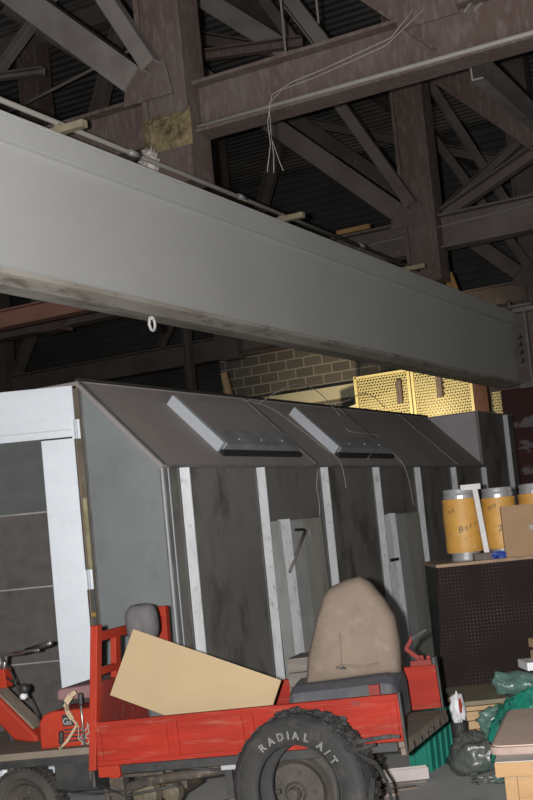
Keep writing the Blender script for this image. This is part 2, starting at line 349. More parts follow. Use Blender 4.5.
brace('roof_brace', (-10.4, 12.0, 7.37), (-8.3, 12.0, 8.95), .1, .13, M_greysteel, 'grey roof brace rising right in the top left corner')
brace('roof_brace', (-9.8, 12.3, 8.9), (-7.4, 12.3, 6.9), .1, .16, M_rust2, 'dim brown roof brace sloping down behind the top left corner')
brace('roof_strut', (-8.0, 12.0, 7.45), (-5.4, 12.0, 7.06), .1, .12, M_rust, 'level reddish roof strut just right of the nearest truss post', 'strut')
tag(MB().tube([(-9.9, 12.0, 7.27), (-8.2, 12.0, 7.52), (-7.2, 12.0, 7.66)], .022, 6).build('tie_rod', M_greysteel, smooth=True), 'thin pale tie rod crossing above the girder at upper left', 'rod')
XB = thing('cross_bracing', 'dim X-shaped roof bracing beyond the second truss at right', 'bracing', (-5.3, 18.0, 6.3))
MB().chan((-6.86, 18.0, 10.45), (-4.7, 18.0, 5.83), .08, .14, .015).build('bar', M_rust2, XB)
MB().chan((-6.3, 17.9, 6.12), (-4.2, 17.9, 7.4), .08, .14, .015).build('bar', M_rust2, XB)
brace('roof_strut', (-13.2, 20.8, 5.6), (-12.2, 20.8, 7.0), .1, .14, M_rust2, 'dim brace rising right behind the lifting ring', 'strut')
tag(MB().ibeam((-12.5, 20.7, 0), (-12.5, 20.7, 6.6), .16, .16, .014, .012, up=V((1, 0, 0))).build('steel_post', M_rust2), 'dim thin steel post at left end of the block wall', 'post')
# added pale tube: painted highlight of the chord's lower flange edge catching the flash
tag(MB().tube([(-5.05, 8.87, 5.185), (-2.0, 8.87, 5.175), (0.5, 8.87, 5.17)], .02, 8).build('flange_highlight', M_wire, smooth=True), 'thin pale tube imitating the lit lower flange edge of the nearest brown roof beam', 'flange_highlight')
wp = MB()
wp.tube([(-3.0, 8.87, 5.62), (-3.2, 8.86, 5.45), (-3.8, 8.86, 5.36), (-4.1, 8.86, 5.33), (-4.3, 8.86, 5.27), (-4.36, 8.85, 5.05), (-4.35, 8.84, 4.85), (-4.40, 8.83, 4.62)], .0045, 5)
wp.tube([(-2.9, 8.86, 5.60), (-3.25, 8.86, 5.40), (-3.9, 8.86, 5.31), (-4.2, 8.86, 5.29), (-4.33, 8.85, 5.2), (-4.34, 8.85, 4.9), (-4.28, 8.84, 4.68), (-4.25, 8.83, 4.60)], .004, 5)
wp.tube([(-4.34, 8.85, 4.95), (-4.33, 8.84, 4.75), (-4.34, 8.83, 4.6)], .004, 5)
tag(wp.build('loose_wires', M_wire, smooth=True), 'loose thin pale wires dangling from the nearest brown roof beam', 'wires')
tag(MB().tube(sag((-7.5, 15.13, 5.28), (-3.2, 15.13, 5.5), -.02, 16, .012), .009, 5).build('cable', M_dullwire, smooth=True), 'thin cable stapled along the second roof beam at right', 'cable')
for i, (x, y, z) in enumerate([(-4.9, 10.5, 5.9), (-4.6, 10.7, 6.6)]):
    tag(MB().tube([(x, y, z), (x+.02, y, 10.4)], .012, 6).build('hanging_rod', M_dullwire), ['thin vertical rod hanging behind nearest roof beam, just right of its post', 'shorter thin rod hanging behind nearest roof beam, second right of its post'][i], 'rod', 'hanging rods')
tag(MB().bar((-6.55, 15.12, 5.64), (-6.05, 15.12, 5.64), .05, .06).build('timber_batten', M_gold), 'short golden timber slat lit up on the second roof beam', 'timber')
tag(MB().bar((-5.18, 15.9, 4.3), (-5.32, 15.9, 5.0), .05, .07).bar((-5.08, 15.9, 4.3), (-5.25, 15.9, 4.95), .03, .06).build('timber_post', M_gold), 'upright golden timber sticking up behind right end of crane girder', 'timber')

# ------------------------------------------------------------------ crane girder
gx = -4.69
G = thing('crane_girder', 'long pale grey steel crane girder crossing overhead', 'crane girder', (gx, 2.5, 3.26))
Y0, YE = 3.0, 16.75
MB().box((gx-.02, Y0, 3.37), (gx, YE, 4.2)).build('web', M_girder, G)
MB().prism([(gx+.03, 3.385), (gx+.03, 3.352), (gx-.09, 3.318), (gx-.30, 3.332), (gx-.30, 3.385)], Y0, YE).build('bottom_flange', M_flange, G)
m = MB().box((gx-.34, Y0, 4.36), (gx+.05, YE, 4.385)).box((gx+.015, Y0, 4.20), (gx+.05, YE, 4.36)).box((gx-.34, Y0, 4.20), (gx-.305, YE, 4.36)).box((gx-.305, Y0, 4.20), (gx+.015, YE, 4.21))
m.build('top_flange', M_girder, G, bev=.008)
MB().box((gx-.19, Y0, 4.385), (gx-.13, YE, 4.44)).build('crane_rail', M_rust, G)
rod = MB().tube([(-4.95, Y0, 4.64), (-4.95, 13.8, 4.62)], .02, 8).build('conductor_rail', M_wire, G, smooth=True)
for y in (6.72, 10.15, 13.4):
    b = MB().box((-5.02, y-.03, 4.55), (-4.72, y+.03, 4.60)).box((-4.98, y-.02, 4.385), (-4.94, y+.02, 4.55)).box((-4.97, y-.02, 4.60), (-4.93, y+.02, 4.63))
    b.build('rail_bracket', M_bracket, G)
for y in (7.6, 9.3, 12.0):
    MB().tube([(-4.95, y, 4.634), (-4.95, y+.14, 4.634)], .026, 8).build('rail_joint', M_tin, G, smooth=True)
e = MB().box((gx-.45, 16.75, 3.30), (gx+.55, 16.80, 4.42)).box((gx-.30, 16.80, 3.42), (gx+.52, 17.0, 4.32))
e.build('end_carriage', M_rust2, G, bev=.01)
e = MB().box((gx+.05, 16.62, 3.28), (gx+.55, 16.75, 3.34)).box((gx+.05, 16.62, 4.36), (gx+.55, 16.75, 4.42)).box((gx+.2, 16.64, 3.34), (gx+.23, 16.75, 4.36))
e.build('end_frame', M_greysteel, G)
e = MB()
for z in (3.68, 3.80, 3.92, 4.02): e.tube([(gx+.08, 16.62, z), (gx+.08, 16.75, z)], .035, 10)
e.build('bolt_cluster', M_rust2, G)
MB().tube([(gx+.05, 16.5, 4.40), (gx+.05, 16.5, 4.52), (gx+.05, 16.52, 4.44), (gx+.35, 16.6, 4.45)], .022, 6).build('pipe_stub', M_greysteel, G, smooth=True)
# hook ring under the girder
hk = MB(); cc = V((-4.84, 7.53, 3.268))
ring = [cc + V((0, .038*math.sin(a), .052*math.cos(a))) for a in [i*2*math.pi/20 for i in range(21)]]
hk.tube(ring, .011, 8, False); hk.tube([cc+V((0, 0, .030)), cc+V((0, 0, .058))], .018, 8)
tag(hk.build('lifting_ring', M_whitemetal, smooth=True), 'small white lifting ring hanging under the grey crane girder', 'lifting ring')

# ------------------------------------------------------------------ paint booth
bx, by, ez, rx, rz = -4.57, 7.08, 2.18, -5.24, 2.86
by1, by2 = 14.32, 15.80
B = thing('spray_booth', 'long grey sheet-metal spray booth with sloping side roof and bright uprights', 'spray booth', (-6.7, 11.4, 0))
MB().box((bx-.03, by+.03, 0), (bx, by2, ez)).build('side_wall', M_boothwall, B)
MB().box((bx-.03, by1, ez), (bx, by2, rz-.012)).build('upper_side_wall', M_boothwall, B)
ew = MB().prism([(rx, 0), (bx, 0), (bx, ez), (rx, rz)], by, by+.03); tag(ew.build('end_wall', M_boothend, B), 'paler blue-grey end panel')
MB().prism([(bx-.035, ez), (bx-.035, rz-.015), (rx, rz-.015)], by1, by1+.03).build('far_gable', M_gable, B)
nrm = V((.68, 0, .67)).normalized()
def slope(s, y, o=0): # s: 0 eave .. 1 ridge
    return V((bx + (rx-bx)*s, y, ez + (rz-ez)*s)) + nrm*o
def slopebox(mb, s0, s1, y0, y1, o0, o1):
    c = [slope(s, y, o) for o in (o0, o1) for (s, y) in ((s0, y0), (s0, y1), (s1, y1), (s1, y0))]
    return mb.add(c, [(3, 2, 1, 0), (4, 5, 6, 7), (0, 1, 5, 4), (1, 2, 6, 5), (2, 3, 7, 6), (3, 0, 4, 7)])
sl = slopebox(MB(), -.02, 1.0, by-.015, by1, -.03, 0); sl.build('sloped_roof', M_boothroof, B)
slopebox(MB(), -.02, 1.0, by-.022, by+.03, .0, .010).build('slope_edge_trim', M_boothtrim, B)
for y in (9.55, 11.63, 13.35):
    slopebox(MB(), .0, 1.0, y, y+.05, 0, .012).build('slope_seam', M_boothtrim, B)
MB().box((rx-4, by, rz-.03), (rx+.01, by2, rz)).box((rx, by1, rz-.012), (bx, by2, rz)).build('flat_roof', M_boothroof, B)
MB().box((rx-.02, by, rz), (rx+.02, by1, rz+.022)).build('ridge_angle', M_black, B)
MB().box((rx-4, by, 0), (rx-3.95, by2, rz-.03)).box((rx-4, by2-.03, 0), (bx-.03, by2, rz-.03)).build('rear_walls', M_boothend, B)
fwm = MB().box((rx-4, by, 2.55), (rx-.02, by+.05, rz-.03)).box((rx-.08, by, 0), (rx-.0, by+.06, rz-.03))
fwm.build('doorway_frame', M_cardedge, B)
MB().box((bx-.01, by, ez-.03), (bx+.035, by1+.02, ez-.01)).build('eave_lip', M_boothtrim, B)
cr = MB().box((bx-.03, by-.004, 0), (bx+.012, by+.05, ez-.03))
cr.build('corner_post', M_boothtrim, B)
MB().box((bx+.012, by+.04, 0), (bx+.016, by+.05, ez-.03)).box((bx-.012, by-.010, 0), (bx, by-.004, ez-.03)).build('corner_edge', M_galv, B)
MB().box((rx-.005, by-.012, 0), (rx+.03, by, rz-.02)).build('end_wall_edge', M_boothtrim, B)
for i, y in enumerate((7.34, 8.49, 9.68, 10.86, 11.98, 13.13, 14.25, 15.40)):
    top = ez-.03 if i < 7 else rz-.02
    pf = [(-.045, 0), (.012, .045), (.022, .045), (.030, 0)]
    n4 = len(pf); s_ = MB().add([(bx+o, y+w_, 0) for (w_, o) in pf] + [(bx+o, y+w_, top) for (w_, o) in pf], [tuple(range(n4)), tuple(range(2*n4-1, n4-1, -1))] + [(k, (k+1) % n4, (k+1) % n4+n4, k+n4) for k in range(n4)])
    u = s_.build('upright', M_galvstrip, B); tag(u, 'bright galvanised upright')
    MB().box((bx, y-.075, 0), (bx+.004, y-.055, top)).build('flange', M_boothtrim, u)
# raised roof hatches
for i, (ya, yb) in enumerate(((8.02, 9.36), (10.16, 11.50))):
    h = slopebox(MB(), .24, .78, ya+.10, yb-.06, 0, .06).build('roof_hatch', M_boothroof, B)
    slopebox(MB(), .16, .79, ya+.02, ya+.075, 0, .09).build('side_flashing', M_galv, h)
    slopebox(MB(), .15, .34, ya+.075, yb, 0, .085).build('lower_flashing', M_hatchend, h)
    slopebox(MB(), .10, .15, ya+.03, yb+.05, 0, .03).build('gutter', M_black, h)
    for t in (.2, .5, .8):
        yy = ya+.1+(yb-ya-.1)*t; MB().tube([slope(.22, yy, .085), slope(.22, yy, .094)], .012, 8).build('rivet', M_hatchend, h)
# wiring draped over the booth roof
wires = [([slope(.93, 9.45, .03), slope(.80, 9.75, .05), slope(.55, 9.95, .03), slope(.25, 10.0, .03), slope(.0, 10.0, .04), V((bx+.06, 10.02, 1.95))], 'thin pale wire running down the booth roof between the two hatches'),
         ([slope(.92, 9.75, .02), slope(.95, 10.2, .24), slope(.95, 10.8, .20), slope(.75, 11.2, .06), slope(.45, 10.9, .08), slope(.36, 11.5, .09), slope(.05, 10.75, .03)], 'tangled wire looped over the second roof hatch of the booth'),
         ([V((bx+.08, 9.42, 2.12)), V((bx+.07, 9.38, 1.98)), V((bx+.06, 9.42, 1.84)), V((bx+.06, 9.40, 1.72))], 'thin wire hanging down booth wall onto the first leaning metal panel'),
         ([slope(.3, 11.6, .02), slope(.0, 11.5, .05), V((bx+.08, 11.55, 2.0)), V((bx+.08, 11.6, 1.75))], 'thin wire hanging down booth wall onto the second leaning metal panel'),
         ([slope(1, 11.6, .05), slope(1.05, 12.2, .20), slope(1.02, 12.9, .06)], 'short wire arching above the booth ridge by the yellow mesh')]
for p, lab in wires:
    pts = []
    for i in range(len(p)-1):
        for t in range(6):
            a = p[max(i-1, 0)]; b_ = p[i]; c = p[i+1]; d = p[min(i+2, len(p)-1)]; u = t/6
            pts.append(.5*((2*b_) + (c-a)*u + (2*a-5*b_+4*c-d)*u*u + (3*b_-a-3*c+d)*u**3))
    pts.append(p[-1])
    tag(MB().tube(pts, .0045, 5).build('wire', M_wire, smooth=True), lab, 'wire', 'wires on the booth')
# the loose stick behind the ridge
tag(MB().bar((-8.55, 16.3, 0), (-9.23, 16.3, 4.16), .06, .09, up=V((1, 0, 0))).build('timber_prop', M_pine), 'pale timber stick rising behind the booth below the block wall', 'timber')

# door leaf, swung open to face the camera
dd = 8.60
D = thing('booth_door', 'grey galvanised spray booth door leaf standing open, dark filter panels inside', 'door', lp(-1.45, dd, 0), (0, 0, TH))
# local: x across (right +), y away, z up ; hinge side at x = .09
MB().box((-1.6, 0, 2.45), (.09, .06, 2.82)).box((-1.6, -.006, 2.50), (.09, 0, 2.505)).build('top_rail', M_galv, D, local=True, bev=.004)
MB().box((-.165, -.004, .10), (.075, .055, 2.44)).build('hinge_stile', M_galv, D, local=True, bev=.004)
MB().box((-1.6, 0, .06), (-.165, .055, .18)).box((-1.6, 0, .18), (-1.36, .055, 2.45)).build('other_stiles', M_galv, D, local=True)
for i, (z0, z1) in enumerate(((1.935, 2.45), (1.405, 1.925), (.875, 1.395), (.18, .865))):
    MB().box((-1.36, .015, z0), (-.165, .045, z1)).build('filter_panel', M_filter2 if i in (0,) else M_filter, D, local=True)
for z in (1.93, 1.40, .87):
    MB().box((-1.36, .005, z-.006), (-.165, .02, z+.005)).build('panel_joint', M_boothtrim, D, local=True)
MB().box((.095, .02, 1.36), (.122, .05, 2.0)).build('edge_seal', M_gap, D, local=True); MB().box((.085, .03, .1), (.13, .06, 2.80)).build('edge_gap', M_seal, D, local=True)
MB().box((.10, -.005, .1), (.125, .02, 1.35)).build('edge_cover', M_black, D, local=True)
for z in (2.50, 1.42):
    hh = MB().box((.065, -.02, z-.07), (.125, -.004, z+.07)); hh.tube([V((.095, -.022, z-.07)), V((.095, -.022, z+.07))], .012, 8)
    hh.build('hinge', M_galv, D, local=True)
hb = MB(); hb.lathe([(0, -.04), (.016, -.03), (.02, -.015), (.016, 0)], Matrix.Translation((.11, -.01, 1.17)), 12); hb.build('knob', M_brassknob, D, local=True, smooth=True)

# panels leaning on the booth wall
def leaner(name, y0, y1, y2, zb, zt, label, handle):
    t = thing(name, label, 'metal panel', (bx+.12, (y0+y2)/2, 0), (0, 0, 0), 'metal panels leaning on the booth')
    def P(y, z, o=0): return V((bx + .008 + .03*(1-z/1.75) + o, y, z))
    def slab(a, b, z0, z1, o0, o1, nm, m, par=t):
        c = [P(y, z, o) for o in (o0, o1) for (y, z) in ((a, z0), (b, z0), (b, z1), (a, z1))]
        return MB().add(c, [(3, 2, 1, 0), (4, 5, 6, 7), (0, 1, 5, 4), (1, 2, 6, 5), (2, 3, 7, 6), (3, 0, 4, 7)]).build(nm, m, par)
    slab(y1, y2, zb, zt, 0, .015, 'sheet', M_boothtrimp)
    ym = y1+(y2-y1)*.40
    slab(y1+.02, ym, zb, zt-.015, .015, .024, 'raised_strip', M_panelgrey)
    ya = y0+(y1-y0)*.42; yb = y0+(y1-y0)*.52
    def wedge(a, b, z0, z1, o1, nm, m):
        c = [P(y, z, 0) for (y, z) in ((a, z0), (b, z0), (b, z1), (a, z1))] + [P(y, z, .004 if y == a else o1) for (y, z) in ((a, z0), (b, z0), (b, z1), (a, z1))]
        return MB().add(c, [(3, 2, 1, 0), (4, 5, 6, 7), (0, 1, 5, 4), (1, 2, 6, 5), (2, 3, 7, 6), (3, 0, 4, 7)]).build(nm, m, t)
    wedge(y0, ya, zb, zt, .035, 'angle_iron', M_dullgalv if handle else M_galvstrip)
    wedge(yb, y1-.03, zb, zt+.01, .05, 'angle_iron', M_galvstrip)
    slab(ya, yb, zb, zt-.02, .0, .010, 'dark_gap', M_black)
    slab(y1-.03, y1+.02, zb, zt-.03, .0, .018, 'dark_edge', M_black)
    if handle:
        MB().tube([P(y1+.40*(y2-y1), zt-.10, .04), P(y0+.55*(y1-y0), zt-.42, .05)], .013, 8).build('strut', M_greysteel, t, smooth=True)
        MB().tube([P(y1+.12*(y2-y1), zt-.085, .035), P(y1+.38*(y2-y1), zt-.09, .035)], .012, 8).build('pull_handle', M_black, t)
        slab(y1+.60*(y2-y1), y1+.70*(y2-y1), zt-.15, zt-.08, .015, .018, 'sticker', M_white)
    else:
        slab(y0-.02, y1+.01, zt-.46, zt-.43, .034, .042, 'tie_band', M_black)
    return t
M_dullgalv = mat('dull_galvanised', (.42, .42, .41, 1), (.3, .3, .29, 1), 6, .6, .1, stretch=(1, 1, .4))
M_boothtrimp = mat('scuffed_panel_sheet', (.36, .355, .315, 1), (.28, .275, .24, 1), 3, .5, .1, .05, c3=(.17, .165, .145, 1), s3=4, lo3=.58, hi3=.75, stretch=(1, 1, .3))
M_panelgrey = mat('panel_grey_strip', (.46, .46, .455, 1), (.37, .37, .365, 1), 5, .5, .2)
leaner('metal_panel', 8.56, 8.86, 9.50, 0.0, 1.71, 'grey metal panel with long handle bar leaning on booth, left of the beige seat', True)
leaner('metal_panel', 10.92, 11.16, 11.88, 0.0, 1.68, 'grey metal panel with white angle irons and black tie, leaning right of the beige seat', False)

# ------------------------------------------------------------------ mesh cage beyond the booth
CG = thing('mesh_cage', 'yellow wire-mesh cage wall glowing under a warm lamp behind booth', 'mesh cage', (-7.3, 20.0, 0))
def diamond(x0, x1, z0, z1, y, p, r):
    m = MB()
    w = x1-x0; h = z1-z0; k = 1.6
    n = int((w+h/k)/p)
    for sgn in (1, -1):
        for i in range(n+1):
            # line x = a + sgn*(z-z0)/k
            a = (x0 - h/k + i*p) if sgn > 0 else (x0 + i*p)
            zs = []
            za, zb = z0, z1
            if sgn > 0:
                za = max(z0, z0+(x0-a)*k); zb = min(z1, z0+(x1-a)*k)
            else:
                za = max(z0, z0+(a-x1)*k); zb = min(z1, z0+(a-x0)*k)
            if zb-za > .02: m.bar((a+sgn*(za-z0)/k, y, za), (a+sgn*(zb-z0)/k, y, zb), r, r)
    return m
panels = [(-8.55, -7.60, 4.16), (-7.50, -6.44, 4.22), (-6.10, -5.96, 3.70)]
diamond(-8.55, -7.60, 3.2, 4.20, 20.0, .062, .018).build('mesh', M_mesh, CG)
diamond(-7.50, -6.46, 3.2, 4.22, 20.0, .062, .018).build('mesh', M_mesh, CG)
diamond(-6.12, -5.5, 3.0, 3.85, 20.0, .062, .018).build('mesh', M_mesh, CG)
for x in (-8.6, -7.57, -7.50, -6.44):
    MB().box((x-.025, 19.96, 0), (x+.025, 20.04, 4.25)).build('post', M_mesh, CG)
MB().box((-8.6, 19.96, 4.20), (-6.40, 20.04, 4.24)).build('rail', M_mesh, CG); MB().box((-8.6, 19.97, 3.13), (-5.5, 20.03, 3.2)).build('rail', M_mesh, CG)
MB().box((-6.38, 19.88, 0), (-6.14, 20.06, 4.3)).build('end_post', M_brownpost, CG)
tag(MB().prism([(-9.0, 0), (-5.2, 0), (-5.2, 4.15), (-6.9, 4.15), (-9.0, 3.72)], 20.2, 20.25).build('backing_sheet', M_cream, CG), 'cream sheet behind the mesh')
for x in (-7.75, -7.0):
    MB().box((x-.05, 19.90, 3.65), (x+.05, 19.95, 4.05)).build('hanging_strap', M_rust, CG)
# poles against the red wall
for i in range(3):
    y = 15.90+.20*i
    o = MB().tube([(bx-.12+.03*i, y, 0), (bx-.34+.03*i, y+.05, 2.92-.03*i)], .05, 8).build('black_pole', M_black, smooth=True)
    tag(o, ['black pole standing at the booth far end, nearest of three', 'black pole standing at the booth far end, middle of three', 'black pole standing at the booth far end, beside the red wall'][i], 'pole', 'black poles')
# ------------------------------------------------------------------ cargo tricycle
PSI = rad(17.7); TIL = rad(2.4)
CO = lp(-.917, 6.4, 0)
T = thing('cargo_tricycle', 'worn red three-wheeled cargo tricycle with open flat bed full of junk', 'cargo tricycle', CO, (0, -TIL, TH-PSI))
TM = ORG[T.name]
def gz(x): return -x*math.tan(TIL)       # the ground under local x
def C(mb, name, m, par=T, **k): return mb.build(name, m, par, local=True, **k)
# near side board with embossed panels
def sideboard(y0, y1, x0, x1, z0, z1, sgn):
    m = MB().box((x0, y0, z0), (x1, y1, z1))
    yo = y0-.008 if sgn < 0 else y1+.008
    ya, yb = (yo, y0) if sgn < 0 else (y1, yo)
    m.box((x0, ya, z1-.03), (x1, yb, z1)).box((x0, ya, z0), (x1, yb, z0+.025))
    for x in (x0+.02, x0+.40, x0+.46, x0+.82, x0+.88, x0+1.26, x1-.03):
        m.box((x-.012, ya-.004 if sgn < 0 else ya, z0+.02), (x+.018, yb, z1-.025))
    for z in (z0+.075, z0+.155): m.box((x0+.04, ya+.003 if sgn < 0 else ya, z-.006), (x1-.05, yb, z+.006))
    return m
C(sideboard(0, .03, -.12, 1.535, .50, .728, -1), 'side_board', M_red, bev=.004)
C(sideboard(.92, .95, -.06, 1.56, .50, .742, 1), 'side_board', M_red, bev=.004)
tag(C(MB().box((.01, -.006, .452), (1.50, .03, .498)), 'lower_sill', M_black, bev=.003), 'blackened lower sill')
C(MB().box((-.125, -.004, .44), (.0, .05, .498)).box((-.06, .0, .43), (-.01, .045, .46)), 'corner_bracket', M_redplate, bev=.004)
C(MB().box((1.30, -.012, .69), (1.34, 0, .712)), 'latch', M_darkred)
C(MB().box((1.535, -.004, .46), (1.548, .03, .735)), 'rear_post', M_black, bev=.003)
C(MB().box((1.56, .93, .46), (1.572, .955, .75)), 'rear_post', M_black, bev=.003)
fm = MB().add([(-.10, .035, .462), (1.53, .035, .462), (1.585, .915, .462), (-.10, .915, .462), (-.10, .035, .490), (1.53, .035, .490), (1.585, .915, .490), (-.10, .915, .490)], [(3, 2, 1, 0), (4, 5, 6, 7), (0, 1, 5, 4), (1, 2, 6, 5), (2, 3, 7, 6), (3, 0, 4, 7)])
C(fm, 'bed_floor', M_dirtwood)
es = MB().add([(1.505, .03, .425), (1.530, .03, .425), (1.590, .92, .425), (1.555, .92, .425), (1.505, .03, .461), (1.530, .03, .461), (1.590, .92, .461), (1.555, .92, .461)], [(3, 2, 1, 0), (4, 5, 6, 7), (0, 1, 5, 4), (1, 2, 6, 5), (2, 3, 7, 6), (3, 0, 4, 7)])
sill = C(es, 'rear_sill', M_dirtwood, bev=.003)
for i in range(7):
    y = .06+.125*i+random.uniform(-.02, .02); x = 1.530+.0675*(y-.03); w_ = random.uniform(.02, .05)
    C(MB().box((x-.004, y, .43+random.uniform(0, .006)), (x+.004, y+w_, .458)), 'notch', M_black, sill)
# headboard with open frame
def lean(y, z): # inner face of the headboard at height z
    t = (z-.7)/.5; k = y/.95
    return (1-k)*(-.115+.075*t) + k*(-.07+.03*t)
def hb(y0, y1, z0, z1, th=.035):
    c = [(lean(y, z)+o, y, z) for o in (-th, 0) for (y, z) in ((y0, z0), (y1, z0), (y1, z1), (y0, z1))]
    return c
HF = [(3, 2, 1, 0), (4, 5, 6, 7), (0, 1, 5, 4), (1, 2, 6, 5), (2, 3, 7, 6), (3, 0, 4, 7)]
p1 = MB().add([(lean(0, z)+o, y, z) for o in (-.028, .015) for (y, z) in ((-.012, .48), (.05, .48), (.05, 1.235), (-.012, 1.235))], HF)
tag(C(p1, 'front_post', M_redplate, bev=.005), 'bright red near corner post')
p2 = MB().add([(lean(.95, z)+o, y, z) for o in (-.03, .025) for (y, z) in ((.90, .48), (.955, .48), (.955, 1.255), (.90, 1.255))], HF)
C(p2, 'front_post', M_redplate, bev=.005)
C(MB().add(hb(.05, .90, 1.145, 1.195), HF), 'headboard_rail', M_redplate, bev=.003)
C(MB().add(hb(.05, .90, .965, 1.005), HF), 'headboard_rail', M_redplate, bev=.003)
C(MB().add(hb(.25, .31, .90, 1.15), HF), 'headboard_upright', M_redplate, bev=.003)
C(MB().add(hb(.62, .67, .90, 1.15), HF), 'headboard_upright', M_redplate, bev=.003)
C(MB().add(hb(.05, .90, .48, .925, .025), HF).add(hb(.05, .90, .915, .93, .04), HF), 'headboard_panel', M_darkred)
# driver's end
ec = MB().prism([(-.49, .60), (-.145, .60), (-.145, .80), (-.40, .80), (-.455, .785), (-.485, .74)], .07, .80)
cov = C(ec, 'engine_cover', M_redplate, bev=.012)
vm = MB()
for z in (.695, .675, .655, .635): vm.box((-.335, .064, z-.004), (-.215, .072, z+.004))
C(vm, 'vent_slots', M_black, cov)
sk = C(MB().box((-.335, .064, .715), (-.27, .071, .775)), 'sticker', M_black, cov)
seat = MB().prism([(-.46, .83), (-.13, .825), (-.13, .91), (-.45, .895)], .25, .78)
C(seat, 'seat', M_maroon, bev=.018)
C(MB().box((-.44, .28, .805), (-.16, .76, .83)), 'seat_base', M_black)
C(MB().box((-1.35, 0, .567), (-.135, .9, .605)), 'footboard', M_dirtwood, bev=.004)
C(MB().box((-1.35, .01, .525), (-.14, .04, .566)).box((-1.35, .86, .525), (-.14, .89, .566)), 'foot_rail', M_black)
bt = MB().box((-.41, .05, .375), (-.175, .32, .565)); bt.box((-.42, .045, .55), (-.165, .325, .566)); bt.box((-.42, .045, .372), (-.165, .325, .386))
C(bt, 'battery_box', M_black, bev=.004)
def lever(pts, r, grip, name='gear_lever'):
    l = C(MB().tube(pts, r, 7), name, M_chrome, smooth=True)
    C(MB().tube(grip, [.010, .0135, .0135, .010], 10), 'grip', M_black, l, smooth=True)
lever([(-.195, .02, .60), (-.188, .01, .72), (-.178, .0, .86)], .0065, [(-.180, .0, .825), (-.178, .0, .838), (-.174, .0, .882), (-.173, .0, .89)])
lever([(-.34, .02, .60), (-.325, .01, .65)], .006, [(-.332, .01, .632), (-.328, .01, .64), (-.318, .005, .69), (-.316, .005, .70)], 'brake_lever')
st = MB(); sp = [(-.215, .03, .895), (-.245, .025, .88), (-.275, .02, .845), (-.275, .02, .80), (-.25, .02, .755), (-.225, .02, .725), (-.255, .02, .69), (-.30, .02, .64), (-.345, .015, .607)]
wd = [.012, .016, .018, .013, .006, .007, .007, .006, .010]
for i in range(len(sp)-1):
    a, b_ = V(sp[i]), V(sp[i+1]); st.bar(a, b_, .006, wd[i]*2)
C(st, 'strap', M_strap)
wr = MB()
for i in range(7):
    p = [(-.22+random.uniform(-.02, .07), .05, .705+random.uniform(-.03, .02)), (-.20+random.uniform(-.05, .05), .035, .66+random.uniform(-.03, .03)), (-.17+random.uniform(-.05, .05), .03, .615)]
    wr.tube(p, .0028, 4)
C(wr, 'loose_wiring', M_wire)
# steering column, forks, bars
sc_ = MB().prism([(-1.22, 1.25), (-.93, .915), (-.675, .635), (-.665, .592), (-.82, .62), (-.955, .775), (-1.30, 1.17)], .36, .53)
col = C(sc_, 'steering_column', M_redplate, bev=.015)
C(MB().bar((-1.10, .445, 1.108), (-.70, .445, .675), .12, .012, up=V((.7, 0, .7))), 'dusty_cap', M_dirtwood, col)
C(MB().box((-.96, .40, .92), (-.855, .48, 1.03)).bar((-.98, .39, .935), (-.84, .39, .96), .02, .02), 'bracket', M_redplate, bev=.004)
for dx in (-.07, -.035, 0):
    C(MB().tube([(-.875+dx, .42, 1.0), (-.845+dx, .42, 1.105)], .014, 10), 'fork_tube', M_chrome, smooth=True)
hbp = [(-1.15, .75, 1.10), (-1.0, .62, 1.09), (-.90, .50, 1.105), (-.80, .42, 1.11), (-.70, .36, 1.115), (-.42, .20, 1.160)]
h1 = C(MB().tube(hbp, .013, 10), 'handlebar', M_chrome, smooth=True)
C(MB().tube([(-.66, .337, 1.122), (-.44, .212, 1.157)], .0155, 10), 'grip', M_black, h1, smooth=True)
C(MB().tube([(-.74, .34, 1.120), (-.62, .27, 1.125), (-.50, .20, 1.128)], .008, 7), 'brake_handle', M_chrome, h1, smooth=True)
lm = MB().lathe([(0, -.03), (.022, -.028), (.030, -.01), (.028, .02), (.012, .035), (0, .036)], Matrix.Translation((-.735, .40, .905)), 16)
C(lm, 'horn', M_black, smooth=True)
C(MB().lathe([(0, -.03), (.016, -.025), (.022, 0), (.012, .02), (0, .022)], Matrix.Translation((-.745, .40, .862)), 14), 'indicator', M_whiteplast, smooth=True)
C(MB().tube([(-.87, .42, .99), (-.80, .40, .94), (-.74, .41, .90), (-.72, .41, .84), (-.66, .43, .66)], .006, 6).tube([(-.85, .4, 1.09), (-.80, .39, .99), (-.76, .39, .86)], .005, 6), 'cables', M_black, smooth=True)
C(MB().box((-1.2, .1, .606), (-.84, .14, .64)), 'pedal_bracket', M_black)
